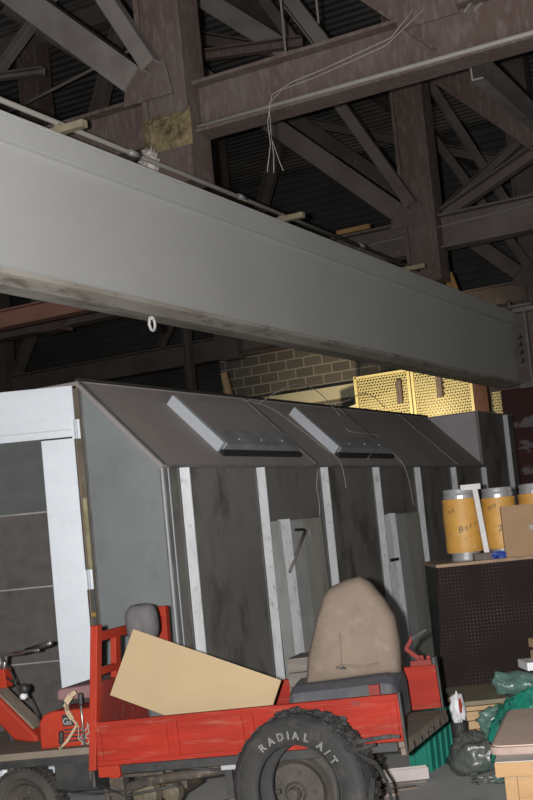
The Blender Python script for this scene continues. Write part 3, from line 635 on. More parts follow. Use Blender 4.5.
# wheels
def wheel(x, y, z, r, w, name='wheel', mt=M_dustrubber):
    M_ = Matrix.Translation((x, y, z))
    n_ = 64; prof = [(r*.66, -w*.40), (r*.76, -w*.5), (r*.90, -w*.47), (r*.97, -w*.36), (r, -w*.15), (r, w*.15), (r*.97, w*.36), (r*.90, w*.47), (r*.76, w*.5), (r*.66, w*.40)]
    ty = C(MB().lathe(prof, M_, n_, True), name, mt, smooth=False)
    k = MB()
    for i in range(40):
        a = 2*math.pi*i/40; Rm = M_ @ Matrix.Rotation(a, 4, 'Y')
        k.box((r*.955, -w*.46, -.008), (r*1.012, -w*.10, .010), Rm); k.box((r*.955, w*.10, -.002), (r*1.012, w*.46, .016), Rm)
    C(k, 'tread', mt, ty)
    rim = MB().lathe([(0, -w*.18), (r*.16, -w*.20), (r*.20, -w*.05), (r*.5, -w*.06), (r*.6, -w*.30), (r*.69, -w*.38), (r*.69, w*.38), (r*.2, w*.1), (0, w*.1)], M_, 40)
    C(rim, 'rim', M_darkrim, ty, smooth=False)
    hub = MB().lathe([(0, -w*.48), (r*.10, -w*.46), (r*.13, -w*.18), (0, -w*.17)], M_, 16)
    for i in range(5):
        a = 2*math.pi*i/5
        C(MB().lathe([(0, -w*.14), (.010, -w*.13), (.010, -w*.04), (0, -w*.03)], M_ @ Matrix.Translation((r*.35*math.cos(a), 0, r*.35*math.sin(a))), 8), 'wheel_bolt', M_greasy, ty)
    C(hub, 'hub', M_greasy, ty)
    return ty
wheel(-.80, .40, gz(-.80)+.215, .215, .13)
wheel(.90, .16, gz(.90)+.295, .295, .15)
wheel(.90, .80, gz(.90)+.295, .295, .15)
for s_ in (.085,):
    C(MB().tube([(-.80, .40+s_, .245), (-.84, .40+s_, .42), (-.90, .42, .70)], .016, 8), 'front_fork', M_black, smooth=True)
C(MB().tube([(-.80, .31, .245), (-.80, .49, .245)], .014, 8), 'front_axle', M_greasy)
# chassis and running gear
fr = MB().box((-.45, .14, .43), (1.49, .19, .462)).box((-.45, .76, .43), (1.49, .81, .462))
for x in (-.1, .30, .75, 1.2, 1.44): fr.box((x, .14, .425), (x+.05, .81, .46))
C(fr, 'chassis_frame', M_greasy)
C(MB().tube([(.90, .10, gz(.9)+.295), (.90, .86, gz(.9)+.295)], .035, 10).lathe([(0, -.09), (.07, -.07), (.10, 0), (.07, .07), (0, .09)], Matrix.Translation((.90, .48, gz(.9)+.295)), 20), 'rear_axle', M_greasy, smooth=True)
for y in (.27, .70):
    ls = MB()
    for i in range(5):
        L_ = .44-.075*i; pts = []
        ls.grid(lambda u, v, L_=L_, i=i: (.90+(u-.5)*2*L_, y-.03+.06*v, .30+.012*(4-i)+.12*((u-.5)*2*L_/.44)**2), 15, 2)
        ls.grid(lambda u, v, L_=L_, i=i: (.90+(u-.5)*2*L_, y-.03+.06*v, .309+.012*(4-i)+.12*((u-.5)*2*L_/.44)**2), 15, 2)
        ls.box((.90-L_*.98, y-.03, .30+.012*(4-i)+.114), (.90-L_*.94, y+.03, .30+.012*(4-i)+.13))
    C(ls, 'leaf_spring', M_greasy)
en = MB().box((-.02, .25, .30), (.26, .60, .42)).box((.02, .22, .34), (.10, .26, .40))
for i in range(6): en.box((.0+i*.04, .225, .26), (.012+i*.04, .6, .33))
en.lathe([(0, -.06), (.07, -.05), (.085, 0), (.07, .05), (0, .06)], Matrix.Translation((.05, .20, .30)), 18)
en.lathe([(0, -.05), (.05, -.04), (.06, 0), (.05, .04), (0, .05)], Matrix.Translation((.20, .2, .30)), 18)
C(en, 'engine', M_engine, bev=.006)
C(MB().tube([(-.12, .12, .30), (0, .12, .36), (.10, .10, .385), (.30, .10, .40), (.72, .12, .42)], .028, 10), 'exhaust_pipe', M_greasy, smooth=True)
C(MB().tube([(.28, .05, .44), (.36, .04, .45), (.44, .05, .435), (.55, .05, .42), (.62, .05, .43)], .008, 6).tube([(-.15, .03, .40), (0, .03, .33), (.12, .05, .34), (.30, .06, .36)], .007, 6).tube([(-.4, .03, .385), (-.2, .02, .36), (0, .04, .355), (.12, .05, .40)], .005, 6), 'under_cables', M_black, smooth=True)
sb = MB().box((.56, .02, .425), (.74, .05, .462)).box((.57, .014, .437), (.73, .022, .45))
C(sb, 'tail_plate', M_hatchend)
C(MB().box((.56, .06, .20), (.60, .11, .42)), 'spring_hanger', M_black); C(MB().box((.74, .06, .24), (.78, .11, .42)), 'spring_hanger', M_black)
C(MB().box((.62, .06, .34), (.73, .10, .405)).box((.635, .05, .27), (.72, .09, .325)), 'shackle_plate', M_oldwood, bev=.006)
C(MB().tube([(.50, .06, .25), (.85, .06, .29)], .014, 8).tube([(.62, .05, .26), (.70, .05, .40)], .010, 6), 'tie_rod', M_greasy)
C(MB().box((-.10, .06, .28), (-.02, .14, .44)).box((-.16, .10, .30), (-.08, .16, .36)).box((.02, .0, .43), (.24, .03, .447)), 'running_gear', M_greasy, bev=.004)
C(MB().bar((-.18, .01, .43), (-.16, .01, .62), .004, .007).tube([(-.17, .02, .60), (-.165, .02, .48), (-.17, .02, .39)], .005, 5), 'brake_rod', M_chrome)

def cw(x, y, z): return TM @ V((x, y, z))
def inbed(mb): mb.v = [TM @ p for p in mb.v]; return mb
# pale fibreboard sheet leaning in the bed
b0 = V((.085, .20, 1.18)); e1 = V((.885, .20, .825)) - b0; dn = V((-.07, .12, .86)) - b0
e1n = e1.normalized(); dnn = (dn - e1n*dn.dot(e1n)).normalized(); nn = e1n.cross(dnn).normalized()
Lw = e1.length; Lh = .372
c = []
for o in (0, .016):
    for (u, v) in ((0, Lh), (Lw, Lh), (Lw, 0), (0, 0)): c.append(b0 + e1n*u + dnn*v + nn*o)
# lowest corner sits on the bed floor
low = min(p.z for p in c); c = [p + V((0, 0, .492-low)) for p in c] if low < .492 else c
tag(inbed(MB().add(c, HF)).build('fibreboard_sheet', M_mdf, bev=.002), 'pale tan fibreboard sheet leaning tilted in the red bed', 'board')
# beige car seat
S = thing('car_seat', 'dusty beige car seat with slate cushion sitting in the red bed', 'car seat', cw(1.2, .45, .49), (0, -TIL, TH-PSI))
outl = [(.955, .76), (.98, .90), (1.05, 1.09), (1.11, 1.225), (1.15, 1.262), (1.24, 1.292), (1.315, 1.300), (1.365, 1.262), (1.43, 1.165), (1.475, 1.07), (1.485, .93), (1.475, .78)]
cx_, cz_ = 1.23, 1.0
def seatback():
    m = MB(); n = len(outl); loops = []
    for (k, y) in ((.0, .345), (.55, .335), (.86, .345), (.97, .375), (1, .42), (.98, .48), (.90, .52), (.5, .54), (0, .545)):
        ring = []
        for i in range(n*4):
            a = i//4; t = (i % 4)/4; p = outl[a]; q = outl[(a+1) % n]
            x = p[0]+(q[0]-p[0])*t; z = p[1]+(q[1]-p[1])*t
            ring.append((cx_+(x-cx_)*k, y+.10*(z-.76), cz_+(z-cz_)*k))
        loops.append(ring)
    N_ = n*4; vs = [p for r in loops for p in r]; fs = []
    for j in range(len(loops)-1):
        for i in range(N_): fs.append((j*N_+i, j*N_+(i+1) % N_, (j+1)*N_+(i+1) % N_, (j+1)*N_+i))
    return m.add(vs, fs)
inbed(seatback()).build('backrest', M_seatcloth, S, smooth=True)
q = MB().prism([(1.165, .835), (1.21, .835), (1.19, .85)], .325, .345); inbed(q).build('tear', M_black, S)
q = MB().tube([(1.15, .338, .845), (1.19, .336, .855), (1.30, .336, .835), (1.38, .338, .845)], .006, 6).tube([(1.185, .337, .86), (1.19, .338, .93), (1.195, .342, 1.02)], .004, 5); inbed(q).build('seam', M_seatcloth, S, smooth=True)
def cushion():
    m = MB()
    pr = [(.235, .55), (.235, .69), (.26, .745), (.32, .775), (.45, .80), (.55, .79), (.58, .76), (.58, .55)]
    vs = []; fs = []; xs = [(.885, .80), (.895, .92), (.92, .99), (.97, 1.0), (1.15, 1.0), (1.36, 1.03), (1.42, 1.03), (1.455, .97), (1.47, .82)]
    for x, k in xs:
        for (y, z) in pr: vs.append((x, .41+(y-.41)*k, .55+(z-.55)*k))
    n = len(pr)
    for i in range(len(xs)-1):
        for j in range(n): fs.append((i*n+j, i*n+(j+1) % n, (i+1)*n+(j+1) % n, (i+1)*n+j))
    fs += [tuple(range(n)), tuple((len(xs)-1)*n+j for j in range(n))]
    return m.add(vs, fs)
tag(inbed(cushion()).build('seat_cushion', M_seatdark, S, smooth=False, bev=.02), 'slate blue-grey cushion')
inbed(MB().box((.93, .26, .492), (1.43, .56, .56))).build('seat_frame', M_black, S)
inbed(MB().box((1.345, .20, .70), (1.40, .225, .755)).box((1.33, .20, .492), (1.36, .225, .70))).build('red_bracket', M_darkred, S)
# grey headrest seat
S2 = thing('headrest_seat', 'grey rounded headrest showing behind the pale board against the red headboard', 'seat', cw(.15, .36, .49), (0, -TIL, TH-PSI))
def rounded(cx, cz, w, h, y0, y1, pw=3.2, n=40, m=None, top=True):
    m = m or MB(); loops = []
    for (k, y) in ((0, y0), (.6, y0), (.88, y0+.012), (1, (y0+y1)/2-.01), (1, (y0+y1)/2+.01), (.9, y1-.01), (.6, y1), (0, y1)):
        ring = []
        for i in range(n):
            a = 2*math.pi*i/n; ca, sa = math.cos(a), math.sin(a)
            r = (abs(ca)**pw + abs(sa)**pw)**(-1/pw)
            ring.append((cx+ca*r*w*k, y, cz+sa*r*h*k))
        loops.append(ring)
    vs = [p for r in loops for p in r]; fs = []
    for j in range(len(loops)-1):
        for i in range(n): fs.append((j*n+i, j*n+(i+1) % n, (j+1)*n+(i+1) % n, (j+1)*n+i))
    return m.add(vs, fs)
hr = inbed(rounded(.055, 1.200, .088, .105, .33, .47, 3.6)).build('headrest', M_greycloth, S2, smooth=True)
sm = MB(); sm.tube([(.085, .332, 1.12), (.08, .328, 1.20), (.075, .336, 1.275), (.07, .36, 1.30)], .006, 6); inbed(sm).build('piping', M_greyseam, hr, smooth=True)
inbed(rounded(.14, .78, .12, .285, .36, .47, 4)).build('backrest', M_greycloth, S2, smooth=True)
inbed(MB().tube([(.09, .40, 1.02), (.08, .40, 1.12)], .012, 8)).build('headrest_post', M_black, S2)
# old timbers stacked in the bed
for i in range(5):
    z0 = .492+.081*i
    o = inbed(MB().box((.79+.004*i, .60-.006*i, z0), (1.0+.005*i, .86, z0+.077))).build('timber_block', M_oldwood, bev=.004)
    tag(o, ['grey timber block at the bottom of the stack left of the beige seat', 'grey timber block, second from bottom of the stack left of beige seat', 'grey timber block in the middle of the stack left of beige seat', 'grey timber block just below the topmost, left of the beige seat', 'grey timber block topmost of the stack left of beige seat'][i], 'timber', 'timber blocks in the bed')
# red lever assembly on the far board
rt = thing('lever_bracket', 'dark red jagged lever bracket on the rear of the red bed', 'lever', cw(1.46, .935, .742), (0, -TIL, TH-PSI))
q = MB().bar((1.455, .935, .91), (1.405, .935, .84), .018, .022).bar((1.405, .935, .845), (1.49, .935, .765), .020, .024).box((1.42, .922, .742), (1.55, .948, .772)).box((1.47, .925, .772), (1.50, .945, .80)).box((1.515, .925, .772), (1.54, .945, .795)).box((1.425, .928, .80), (1.45, .942, .82))
inbed(q).build('bracket', M_darkred, rt, bev=.003)
inbed(MB().bar((1.445, .93, .895), (1.54, .93, .94), .012, .014)).build('handle', M_black, rt)
inbed(MB().tube([(1.555, .935, .742), (1.555, .935, .785)], .020, 10)).build('knob', M_black, rt)

# ------------------------------------------------------------------ the big loose tyre
tr = .369
tl = lp(.022, 5.945, tr+.010)
TY = thing('loose_tyre', 'ragged black car tyre with white outlined lettering leaning on the red bed', 'tyre', (tl.x, tl.y, 0.0), (0, 0, 0))
TMt = Matrix.Translation(tl + UP*.0) @ Matrix.Rotation(TH-rad(29), 4, 'Z') @ Matrix.Rotation(rad(-5), 4, 'X')
def wear(p, amp=.012, f=9):
    return p + V((noise.noise(p*f), noise.noise(p*f+V((5, 0, 0))), noise.noise(p*f+V((0, 7, 0)))))*amp
prof = [(.208, -.070), (.214, -.088), (.235, -.098), (.27, -.106), (.305, -.104), (.328, -.096), (.345, -.080), (.355, -.05), (.358, 0), (.355, .05), (.345, .08), (.328, .096), (.305, .104), (.27, .106), (.235, .098), (.214, .088), (.208, .07), (.216, .058), (.29, .078), (.325, .05), (.332, 0), (.325, -.05), (.29, -.078), (.216, -.058)]
prof = [(r*1.03 if r > .21 else .219, y) for r, y in prof]
m = MB().lathe(prof, None, 96, True)
m.v = [wear(p, .006 if math.hypot(p.x, p.z) > .32 else .0015) for p in m.v]
m.v = [TMt @ p for p in m.v]
m.build('carcass', M_rubber, TY, smooth=True)
m = MB()
for r in (.222, .228, .245, .318):
    m.lathe([(r-.0025, -.1035 if r > .3 else -.094-(r-.22)*.25), (r, -.108 if r > .3 else -.0985-(r-.22)*.22), (r+.0025, -.1035 if r > .3 else -.094-(r-.22)*.25)], None, 96)
m.v = [TMt @ p for p in m.v]; m.build('sidewall_ring', M_rubber, TY, smooth=True)
m = MB()
for i in range(52):
    a = 2*math.pi*i/52
    for j, y in enumerate((-.078, -.032, .014, .058)):
        aa = a + (.06 if j % 2 else 0) + random.uniform(-.008, .008); hgt = random.uniform(.004, .012)
        if random.random() < .12: continue
        m.box((.355 - (.012 if j in (0, 3) else 0), y-.002, -.014), (.366+hgt - (.010 if j in (0, 3) else 0), y+.034, .014), Matrix.Rotation(-aa, 4, 'Y') @ Matrix.Rotation(random.uniform(-.08, .08), 4, 'X'))
m.v = [TMt @ p for p in m.v]; m.build('tread_blocks', M_rubber, TY)
# torn lumps of tread at the top and a peeled strip on the right
def ang(deg, r, y): a = rad(deg); return TMt @ V((r*math.sin(a), y, r*math.cos(a)))
m = MB()
for (deg, r, y, s) in ((-12, .362, -.04, .032), (-4, .366, .0, .030), (-18, .358, .02, .026), (22, .362, -.02, .036), (30, .360, .03, .038), (36, .357, -.05, .034), (44, .350, .0, .04), (52, .345, -.06, .034), (60, .345, .02, .036), (10, .36, .03, .025)):
    c = ang(deg, r, y); k = lump(c, s*1.3, s, s*.8, .6, 4, deg, 16, 10); m.add(k.v, k.f)
m.build('torn_tread', M_rubber, TY, smooth=False)
m = MB()
def strip(pts, w):
    for i in range(len(pts)-1): m.bar(pts[i], pts[i+1], .012, w*(1-.5*i/len(pts)))
strip([ang(50, .34, -.06), ang(56, .42, -.09), ang(60, .50, -.10), ang(63, .57, -.08), ang(65, .60, -.06)], .022)
strip([ang(55, .34, -.09), ang(61, .42, -.11), ang(63, .50, -.12)], .02)
strip([ang(56, .345, -.05), ang(72, .44, -.07), ang(84, .48, -.08), ang(96, .49, -.06)], .018)
strip([ang(60, .34, -.05), ang(80, .415, -.10), ang(100, .40, -.11), ang(112, .37, -.1)], .03)
m.build('peeled_strip', M_rubber, TY)
def glyph(ch, size, bevel=0, fill=True):
    c = bpy.data.curves.new('glyph', 'FONT'); c.body = ch; c.size = size; c.align_x = 'CENTER'; c.resolution_u = 3
    if bevel: c.bevel_depth = bevel; c.bevel_resolution = 0
    c.fill_mode = 'FRONT' if fill else 'NONE'
    if fill: c.extrude = .0008
    o = bpy.data.objects.new('glyph', c); COL.objects.link(o); bpy.context.view_layer.update()
    me = bpy.data.meshes.new_from_object(o.evaluated_get(bpy.context.evaluated_depsgraph_get()))
    vs = [v.co.copy() for v in me.vertices]; fs = [tuple(p.vertices) for p in me.polygons]
    if not fs:
        es = [tuple(e.vertices) for e in me.edges]
    bpy.data.objects.remove(o); bpy.data.curves.remove(c); bpy.data.meshes.remove(me)
    return vs, fs
m = MB()
for ch, deg in (('R', -39), ('A', -26.5), ('D', -14), ('I', -4.5), ('A', 4.5), ('L', 17), ('A', 35), ('/', 45), ('T', 55.5)):
    vs, fs = glyph(ch, .052, .0011, False)
    a = rad(deg)
    out = []
    for p in vs:
        x, r = p.x, .248 + p.y
        yy = -.1085 if r > .262 else -.1085 + (.262-r)*.22
        rx, rz_ = x*math.cos(a) + r*math.sin(a), -x*math.sin(a) + r*math.cos(a)
        out.append(TMt @ V((rx, yy + p.z, rz_)))
    m.add(out, fs)
if m.f: tag(m.build('lettering', M_white, TY), 'white outlined raised lettering')
# sticker mark on the engine cover
vs, fs = glyph('G', .05); v2, f2 = glyph('a', .04)
m = MB().add([V((p.x-.315, .0625, p.y+.724)) for p in vs], fs).add([V((p.x-.288, .0625, p.y+.722)) for p in v2], f2)
C(m, 'sticker_mark', M_white, sk)

# ------------------------------------------------------------------ right-hand side
def placed(mb, l, d, z=0, yaw=0):
    M_ = Matrix.Translation(lp(l, d, z)) @ Matrix.Rotation(TH+yaw, 4, 'Z'); mb.v = [M_ @ p for p in mb.v]; return mb
BK = 8.9/8.2; BZ = 1.27
BN = thing('pegboard_bench', 'dark brown bench with perforated front panel holding drums and a carton', 'bench', lp(1.07*BK, 8.9, 0), (0, 0, TH))
MB().prism([(-.09, .0), (1.8, 0), (1.8, BZ-.024), (.0, BZ-.024)], 0, .02).build('perforated_panel', M_peg, BN, local=True)
MB().box((-.01, -.015, BZ-.024), (1.82, .78, BZ)).build('bench_top', M_cardedge, BN, local=True, bev=.004)
MB().box((0, .02, 0), (.03, .75, BZ-.024)).build('side_panel', M_black, BN, local=True); MB().box((1.77, .02, 0), (1.8, .75, BZ-.024)).build('side_panel', M_black, BN, local=True); MB().box((.03, .72, 0), (1.77, .75, BZ-.024)).build('back_panel', M_black, BN, local=True)
def drum(l, d, h, r, label, txt):
    l *= BK; d *= BK; h *= BK; r *= BK; K = BK
    t = thing('wrapped_drum', label, 'drum', lp(l, d, BZ), (0, 0, TH), 'yellow-wrapped drums on the bench')
    Q = Matrix.Rotation(rad(90), 4, 'X')
    MB().lathe([(0, .065), (r*1.0, .065), (r*1.03, .10), (r*1.01, h*.35), (r*1.04, h*.6), (r*1.0, h-.11), (r*1.02, h-.075), (0, h-.075)], Q, 40).build('wrap', M_yellow, t, local=True, smooth=False)
    MB().lathe([(0, 0), (r*.78, 0), (r*.80, .01), (r*.76, .035), (r*.80, .068), (0, .068)], Q, 40).build('tin_base', M_tin, t, local=True)
    MB().lathe([(0, h-.078), (r*.90, h-.078), (r*.92, h-.05), (r*.88, h-.03), (r*.92, h-.008), (r*.90, h), (r*.84, h-.012), (0, h-.014)], Q, 40).build('tin_lid', M_tin, t, local=True)
    if txt:
        m = MB()
        for (st_, size, a0, z0, slope_) in txt:
            size *= K; z0 *= K
            for i, ch in enumerate(st_):
                vs, fs = glyph(ch, size); a = rad(a0) + i*size*.56/r; out = []
                for p in vs:
                    aa = a + p.x/r; rr = r*1.045+.002
                    out.append(V((rr*math.sin(aa), -rr*math.cos(aa), z0 + p.y + i*size*.56*slope_ + p.x*slope_)))
                m.add(out, fs)
        m.build('print', M_print, t, local=True)
    return t
drum(1.31, 8.42, .50, .128, 'yellow-wrapped drum with tin ends, leftmost on the bench', [('Barrus', .062, -16, .20, .34), ('xk', .05, -46, .335, .25), ('..-', .05, -30, .13, .2), ('r-', .04, -50, .18, .2)])
drum(1.585, 8.50, .485, .118, 'yellow-wrapped drum with tin ends between white bracket and carton', [('on', .06, -40, .335, .3), ('2d', .06, -12, .185, .3)])
drum(1.87, 8.55, .49, .13, 'yellow-wrapped drum with tin ends behind the carton at right edge', None)
TB = thing('t_bracket', 'white painted T-shaped metal bracket propped in front of the yellow drums', 'bracket', lp(1.40*BK, 8.26*BK, BZ), (0, 0, TH))
tb = MB().add([(x, y, z) for (x, y, z) in ((-.030, -.012, .54), (.010, -.012, .54), (.010, .012, .54), (-.030, .012, .54), (.006, -.03, .052), (.046, -.03, .052), (.046, -.008, .052), (.006, -.008, .052))], HF)
tb.build('stem', M_whitemetal, TB, local=True, bev=.003)
MB().box((-.115, -.012, .525), (.035, .03, .568)).build('cross_bar', M_whitemetal, TB, local=True, bev=.003)
tag(placed(MB().box((-.05, 0, 0), (.12, .09, .050)), 1.38*BK, 8.222*BK, BZ).build('steel_block', M_rust2, bev=.004), 'dark flat block under the white bracket on the bench', 'block')
tag(placed(lump((0, 0, .025), .055, .035, .028, .35, 4, 2, 24, 14, flat=-.025), 1.500*BK, 8.228*BK, BZ).build('blue_wrapper', M_blue), 'small crumpled blue plastic wrapper on the bench', 'wrapper')
CB = thing('cardboard_box', 'brown cardboard carton with handle hole on the dark bench', 'carton', lp(1.552*BK, 8.225*BK, BZ), (0, 0, TH-rad(9)))
MB().box((-.006, 0, 0), (.50, .17, .374)).build('body', M_card, CB, local=True, bev=.004)
MB().box((-.004, -.003, .362), (.496, .172, .380)).build('lid_flap', M_card, CB, local=True)
MB().box((.185, -.003, .19), (.275, .003, .225)).build('handle_hole', M_white, CB, local=True)

# green crate by the cart
GC = thing('plastic_crate', 'green ribbed plastic crate on the floor behind the cart', 'crate', lp(.844, 7.86, 0), (0, 0, TH+rad(61)))
for nm, a, b_ in (('base', (0, 0, 0), (.50, .14, .02)), ('side', (0, 0, .02), (.50, .02, .31)), ('side', (0, .12, .02), (.50, .14, .31)), ('side', (0, .02, .02), (.02, .12, .31)), ('side', (.48, .02, .02), (.50, .12, .31))):
    MB().box(a, b_).build(nm, M_greencrate, GC, local=True)
for x in (.0, .10, .20, .30, .40, .475): MB().box((x, -.014, .0), (x+.028, 0, .30)).build('rib', M_greencrate, GC, local=True)
for y in (.01, .095): MB().box((-.014, y, 0), (0, y+.028, .30)).build('rib', M_greencrate, GC, local=True)
MB().box((-.018, -.018, .295), (.518, .0, .33)).box((-.018, 0, .295), (0, .14, .33)).box((.50, 0, .295), (.518, .14, .33)).box((-.018, .14, .295), (.518, .158, .33)).build('rim', M_greencrate, GC, local=True, bev=.003)
# scrap on the floor
def scrap(name, l, d, L_, w, h, yaw, m, label, z=0, cat='scrap'):
    return tag(placed(MB().box((-L_/2, -w/2, 0), (L_/2, w/2, h)), l, d, z, yaw).build(name, m, bev=.003), label, cat, 'scrap pieces on the floor')
ch = placed(MB().box((-.17, -.04, 0), (.17, .04, .008)).box((-.17, -.04, .008), (.17, -.032, .07)).box((-.17, .032, .008), (.17, .04, .07)).box((-.17, -.032, .045), (.165, .032, .055)), .63, 7.62, .018, rad(2))
tag(ch.build('steel_channel', M_plytop), 'pale cream steel channel lying beside the green crate', 'channel', 'scrap pieces on the floor')
scrap('plank_offcut', .60, 7.62, .36, .14, .018, rad(3), M_oldwood, 'flat grey offcut under the cream channel', 0)
scrap('flat_bar', .56, 7.42, .30, .05, .014, rad(10), M_dirtwood, 'dirty flat bar on the floor in front of the cream channel', 0)
scrap('wood_scrap', .52, 7.30, .12, .05, .02, rad(-3), M_slabedge, 'small pinkish wood scrap on the floor beside the tyre', 0)
scrap('dark_bar', .40, 7.50, .22, .04, .03, rad(14), M_greasy, 'dark rusty bar on the floor behind the tyre', 0)

# board stack
names = ['lowest', 'second', 'third', 'fourth', 'fifth', 'sixth', 'seventh', 'eighth']
zz = 0
for i in range(9):
    th = .052 if i < 5 else .030
    o = placed(MB().box((0, 0, 0), (.60, .72, th-.002)), 1.135+(.02 if i % 2 else 0)-.004*i, 8.0+(.012*((i*7) % 3)), zz).build('board', M_drab if i == 8 else M_pine, bev=.002); zz += th+.002
    tag(o, 'drab-faced board on top of the stack below the brown perforated panel' if i == 8 else 'pale pine-edged board, %s from the floor in stack before the perforated panel' % names[i], 'board', 'boards in the stack')
tag(placed(MB().tube([V((0, 0, 0)), V((0, 0, .50))], [.045, .046], 20), 1.07, 8.78).build('black_pipe', M_black, smooth=True), 'black upright pipe between red bed and board stack', 'pipe')
tag(placed(MB().tube([V((0, 0, 0)), V((0, 0, .27)), V((0, 0, .29))], [.05, .058, .060], 20), 1.065, 7.90).build('black_bucket', M_black), 'black bucket standing beside the board stack', 'bucket')
wbo = thing('plastic_sack', 'crumpled white sack with red print on top of black bucket', 'sack', lp(1.065, 7.90, .29))
placed(lump((0, 0, .375), .047, .050, .095, .35, 3, 9, 30, 20, flat=-.095), 1.065, 7.90).build('body', M_whiteplast, wbo, smooth=True)
placed(lump((.012, -.052, .40), .010, .012, .045, .4, 4, 3, 16, 12), 1.065, 7.90).build('red_print', M_redplate, wbo)
# bags and green sheeting
tag(placed(lump((0, 0, .11), .17, .13, .15, .28, 2.2, 4, 60, 36, flat=-.11), 1.13, 7.66).build('plastic_bag', M_bag, smooth=True), 'dark grey-green crumpled plastic bag on floor between green crate and board stack', 'bag')
tag(placed(lump((0, 0, .03), .13, .07, .04, .4, 3, 8, 40, 20, flat=-.03), 1.19, 7.40).build('plastic_bag', M_bag, smooth=True), 'small dark plastic scrap on the floor before the dark bag', 'bag')
tag(placed(lump((0, 0, .24), .26, .19, .27, .22, 2.2, 12, 80, 44, flat=-.24), 1.42, 7.30).build('plastic_sheeting', M_greensheet, smooth=True), 'shiny bright green heap of plastic sheeting', 'plastic sheeting')
def roll():
    m = MB()
    def fn(u, v):
        a = 2*math.pi*v; x = u*.50
        r = .06 + .03*noise.noise(V((x*5, math.cos(a)*1.2, math.sin(a)*1.2))) + .02*noise.noise(V((x*14, math.cos(a)*3, math.sin(a)*3)))
        if u < .02: r *= .3
        return (x, math.cos(a)*r*1.6 + .03*math.sin(x*9), math.sin(a)*r*1.05 + .03*math.sin(x*6+2))
    return m.grid(fn, 60, 24, False, True)
tag(placed(roll(), 1.22, 7.36, .575, rad(-4)).build('rolled_sheet', M_greyteal, smooth=True), 'dusty teal roll of plastic film lying on the green heap', 'plastic roll')
tag(placed(lump((0, 0, .10), .12, .06, .10, .35, 3, 21, 48, 28), 1.27, 7.55, .22).build('plastic_sheeting', M_greyteal, smooth=True), 'dusty teal fold of film bunched beside the green heap over the dark bag', 'plastic sheeting')
tag(placed(MB().box((0, 0, 0), (.36, .22, .048)), 1.40, 7.16, .672, rad(3)).build('white_board', M_whiteplast, bev=.003), 'white painted board lying on the teal roll at right edge', 'board')
tag(placed(MB().box((0, 0, 0), (.26, .16, .05)), 1.475, 7.20, .7205, rad(3)).build('pine_block', M_pine, bev=.003), 'pine block lying on the white board at right edge', 'timber')
tag(placed(MB().box((.01, .02, 0), (.25, .14, .02)), 1.475, 7.20, .771, rad(3)).build('dark_batten', M_rust2), 'thin dark batten between the two pine blocks', 'timber')
tag(placed(MB().box((0, 0, 0), (.26, .16, .05)), 1.47, 7.20, .7915, rad(3)).build('pine_block', M_pine, bev=.003), 'topmost pine block of the little pile at right edge', 'timber')
# wooden crate and panel in the right corner
WC = thing('wooden_crate', 'orange-brown wooden crate with thick plywood lid in the bottom right corner', 'crate', lp(.862, 5.40, 0), (0, 0, TH-rad(13)))
MB().box((0, 0, .463), (1.0, 1.05, .527)).build('lid', M_ply, WC, local=True, bev=.004)
tag(MB().box((.004, .004, .527), (.996, 1.046, .530)).build('lid_face', M_plytop, WC, local=True), 'grey worn top face')
MB().box((.06, .07, 0), (.96, .90, .463)).build('box', M_ply, WC, local=True)
for x, y in ((.035, .04), (.91, .04), (.035, .86), (.91, .86)): MB().box((x, y, 0), (x+.055, y+.055, .463)).build('corner_post', M_ply, WC, local=True, bev=.003)
MB().box((.09, .052, .0), (.91, .07, .10)).box((.09, .052, .36), (.91, .07, .455)).build('slat', M_ply, WC, local=True, bev=.003)
def slabpoly(k, r):
    pts = []
    corners = [(-.028, .14), (.95, .14), (1.02, 1.16), (.02, 1.16)]
    n = len(corners)
    for i in range(n):
        p = V(corners[i]); a = (V(corners[i-1])-p).normalized(); b_ = (V(corners[(i+1) % n])-p).normalized()
        for t in range(7):
            u = t/6; q = (p+a*r)*(1-u)**2 + p*2*u*(1-u) + (p+b_*r)*u**2; pts.append(q)
    return pts
sp_ = slabpoly(1, .07); n = len(sp_)
SL = thing('tabletop', 'dusty brown round-cornered tabletop lying on the wooden crate', 'tabletop', lp(.862, 5.40, .53), (0, 0, TH-rad(13)))
MB().add([(p.x, p.y, .0) for p in sp_] + [(p.x, p.y, .036) for p in sp_], [tuple(range(n)), tuple(range(2*n-1, n-1, -1))] + [(i, (i+1) % n, (i+1) % n+n, i+n) for i in range(n)]).build('edge', M_slabedge, SL, local=True, bev=.006)
cx = sum(p.x for p in sp_)/n; cy = sum(p.y for p in sp_)/n
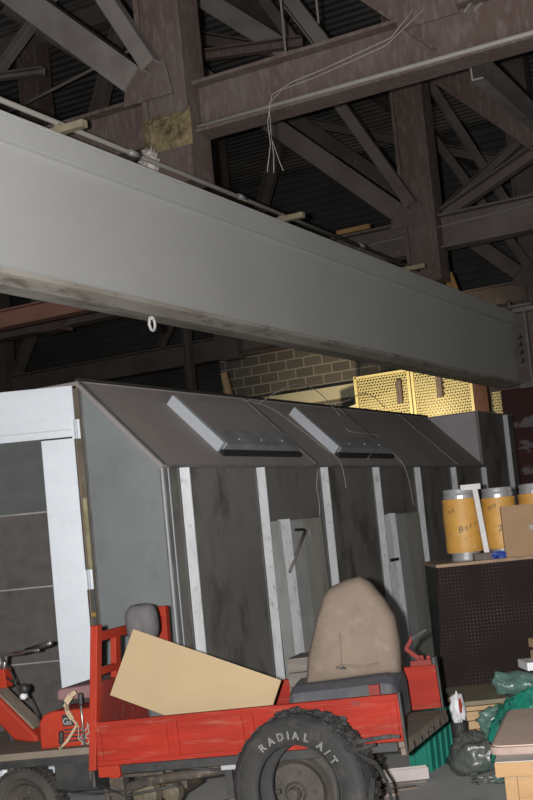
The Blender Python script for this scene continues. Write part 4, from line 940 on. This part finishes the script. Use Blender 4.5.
MB().add([(cx+(p.x-cx)*.975, cy+(p.y-cy)*.965, .036) for p in sp_] + [(cx+(p.x-cx)*.97, cy+(p.y-cy)*.96, .040) for p in sp_], [tuple(range(n)), tuple(range(2*n-1, n-1, -1))] + [(i, (i+1) % n, (i+1) % n+n, i+n) for i in range(n)]).build('face', M_slab, SL, local=True)
MB().prism([(.17, 0), (.29, 0), (.31, .004), (.18, .004)], .55, .60, Matrix.Translation((0, 0, .039))).build('pale_scrape', M_slabedge, SL, local=True)
# white plastic on the floor behind the front wheel
tag(placed(lump((0, 0, .04), .26, .20, .07, .4, 3, 31, 40, 20, flat=-.04), -1.80, 8.30).build('plastic_sheet', M_whiteplast), 'crumpled white plastic sheet on floor behind the front wheel', 'plastic sheet')
tag(placed(MB().box((0, 0, 0), (.035, .04, .425)), -1.87, 7.7).build('white_carton', M_whiteplast, bev=.008), 'small white carton standing on floor left, nearer the frame edge', 'carton', 'white cartons')
tag(placed(MB().box((0, 0, 0), (.035, .04, .42)), -1.80, 7.7).build('white_carton', M_whiteplast, bev=.008), 'small white carton standing on floor left, nearer the battery box', 'carton', 'white cartons')

# ------------------------------------------------------------------ light: the camera's flash, one warm lamp at the back, a trace of ambient
ld = bpy.data.lights.new('camera_flash', 'POINT'); ld.energy = 2900; ld.shadow_soft_size = .03; ld.color = (1, .99, .98)
lo = bpy.data.objects.new('camera_flash', ld); COL.objects.link(lo); lo.location = CAM - RT*.13 + UU*.02
wl_ = bpy.data.lights.new('warm_lamp', 'SPOT'); wl_.energy = 820; wl_.color = (1, .85, .56); wl_.spot_size = rad(84); wl_.spot_blend = .8; wl_.shadow_soft_size = .1
wo = bpy.data.objects.new('warm_lamp', wl_); COL.objects.link(wo); wo.location = (-7.5, 17.0, 2.3)
wo.rotation_euler = (V((-7.9, 20.0, 2.95)) - V(wo.location)).to_track_quat('-Z', 'Y').to_euler()
w = bpy.data.worlds.new('world'); SC.world = w; w.use_nodes = True
w.node_tree.nodes['Background'].inputs['Color'].default_value = (.92, .97, .9, 1); w.node_tree.nodes['Background'].inputs['Strength'].default_value = .075
SC.view_settings.view_transform = 'Standard'; SC.view_settings.look = 'None'; SC.view_settings.exposure = 0; SC.view_settings.gamma = 1
SC.view_settings.use_curve_mapping = False
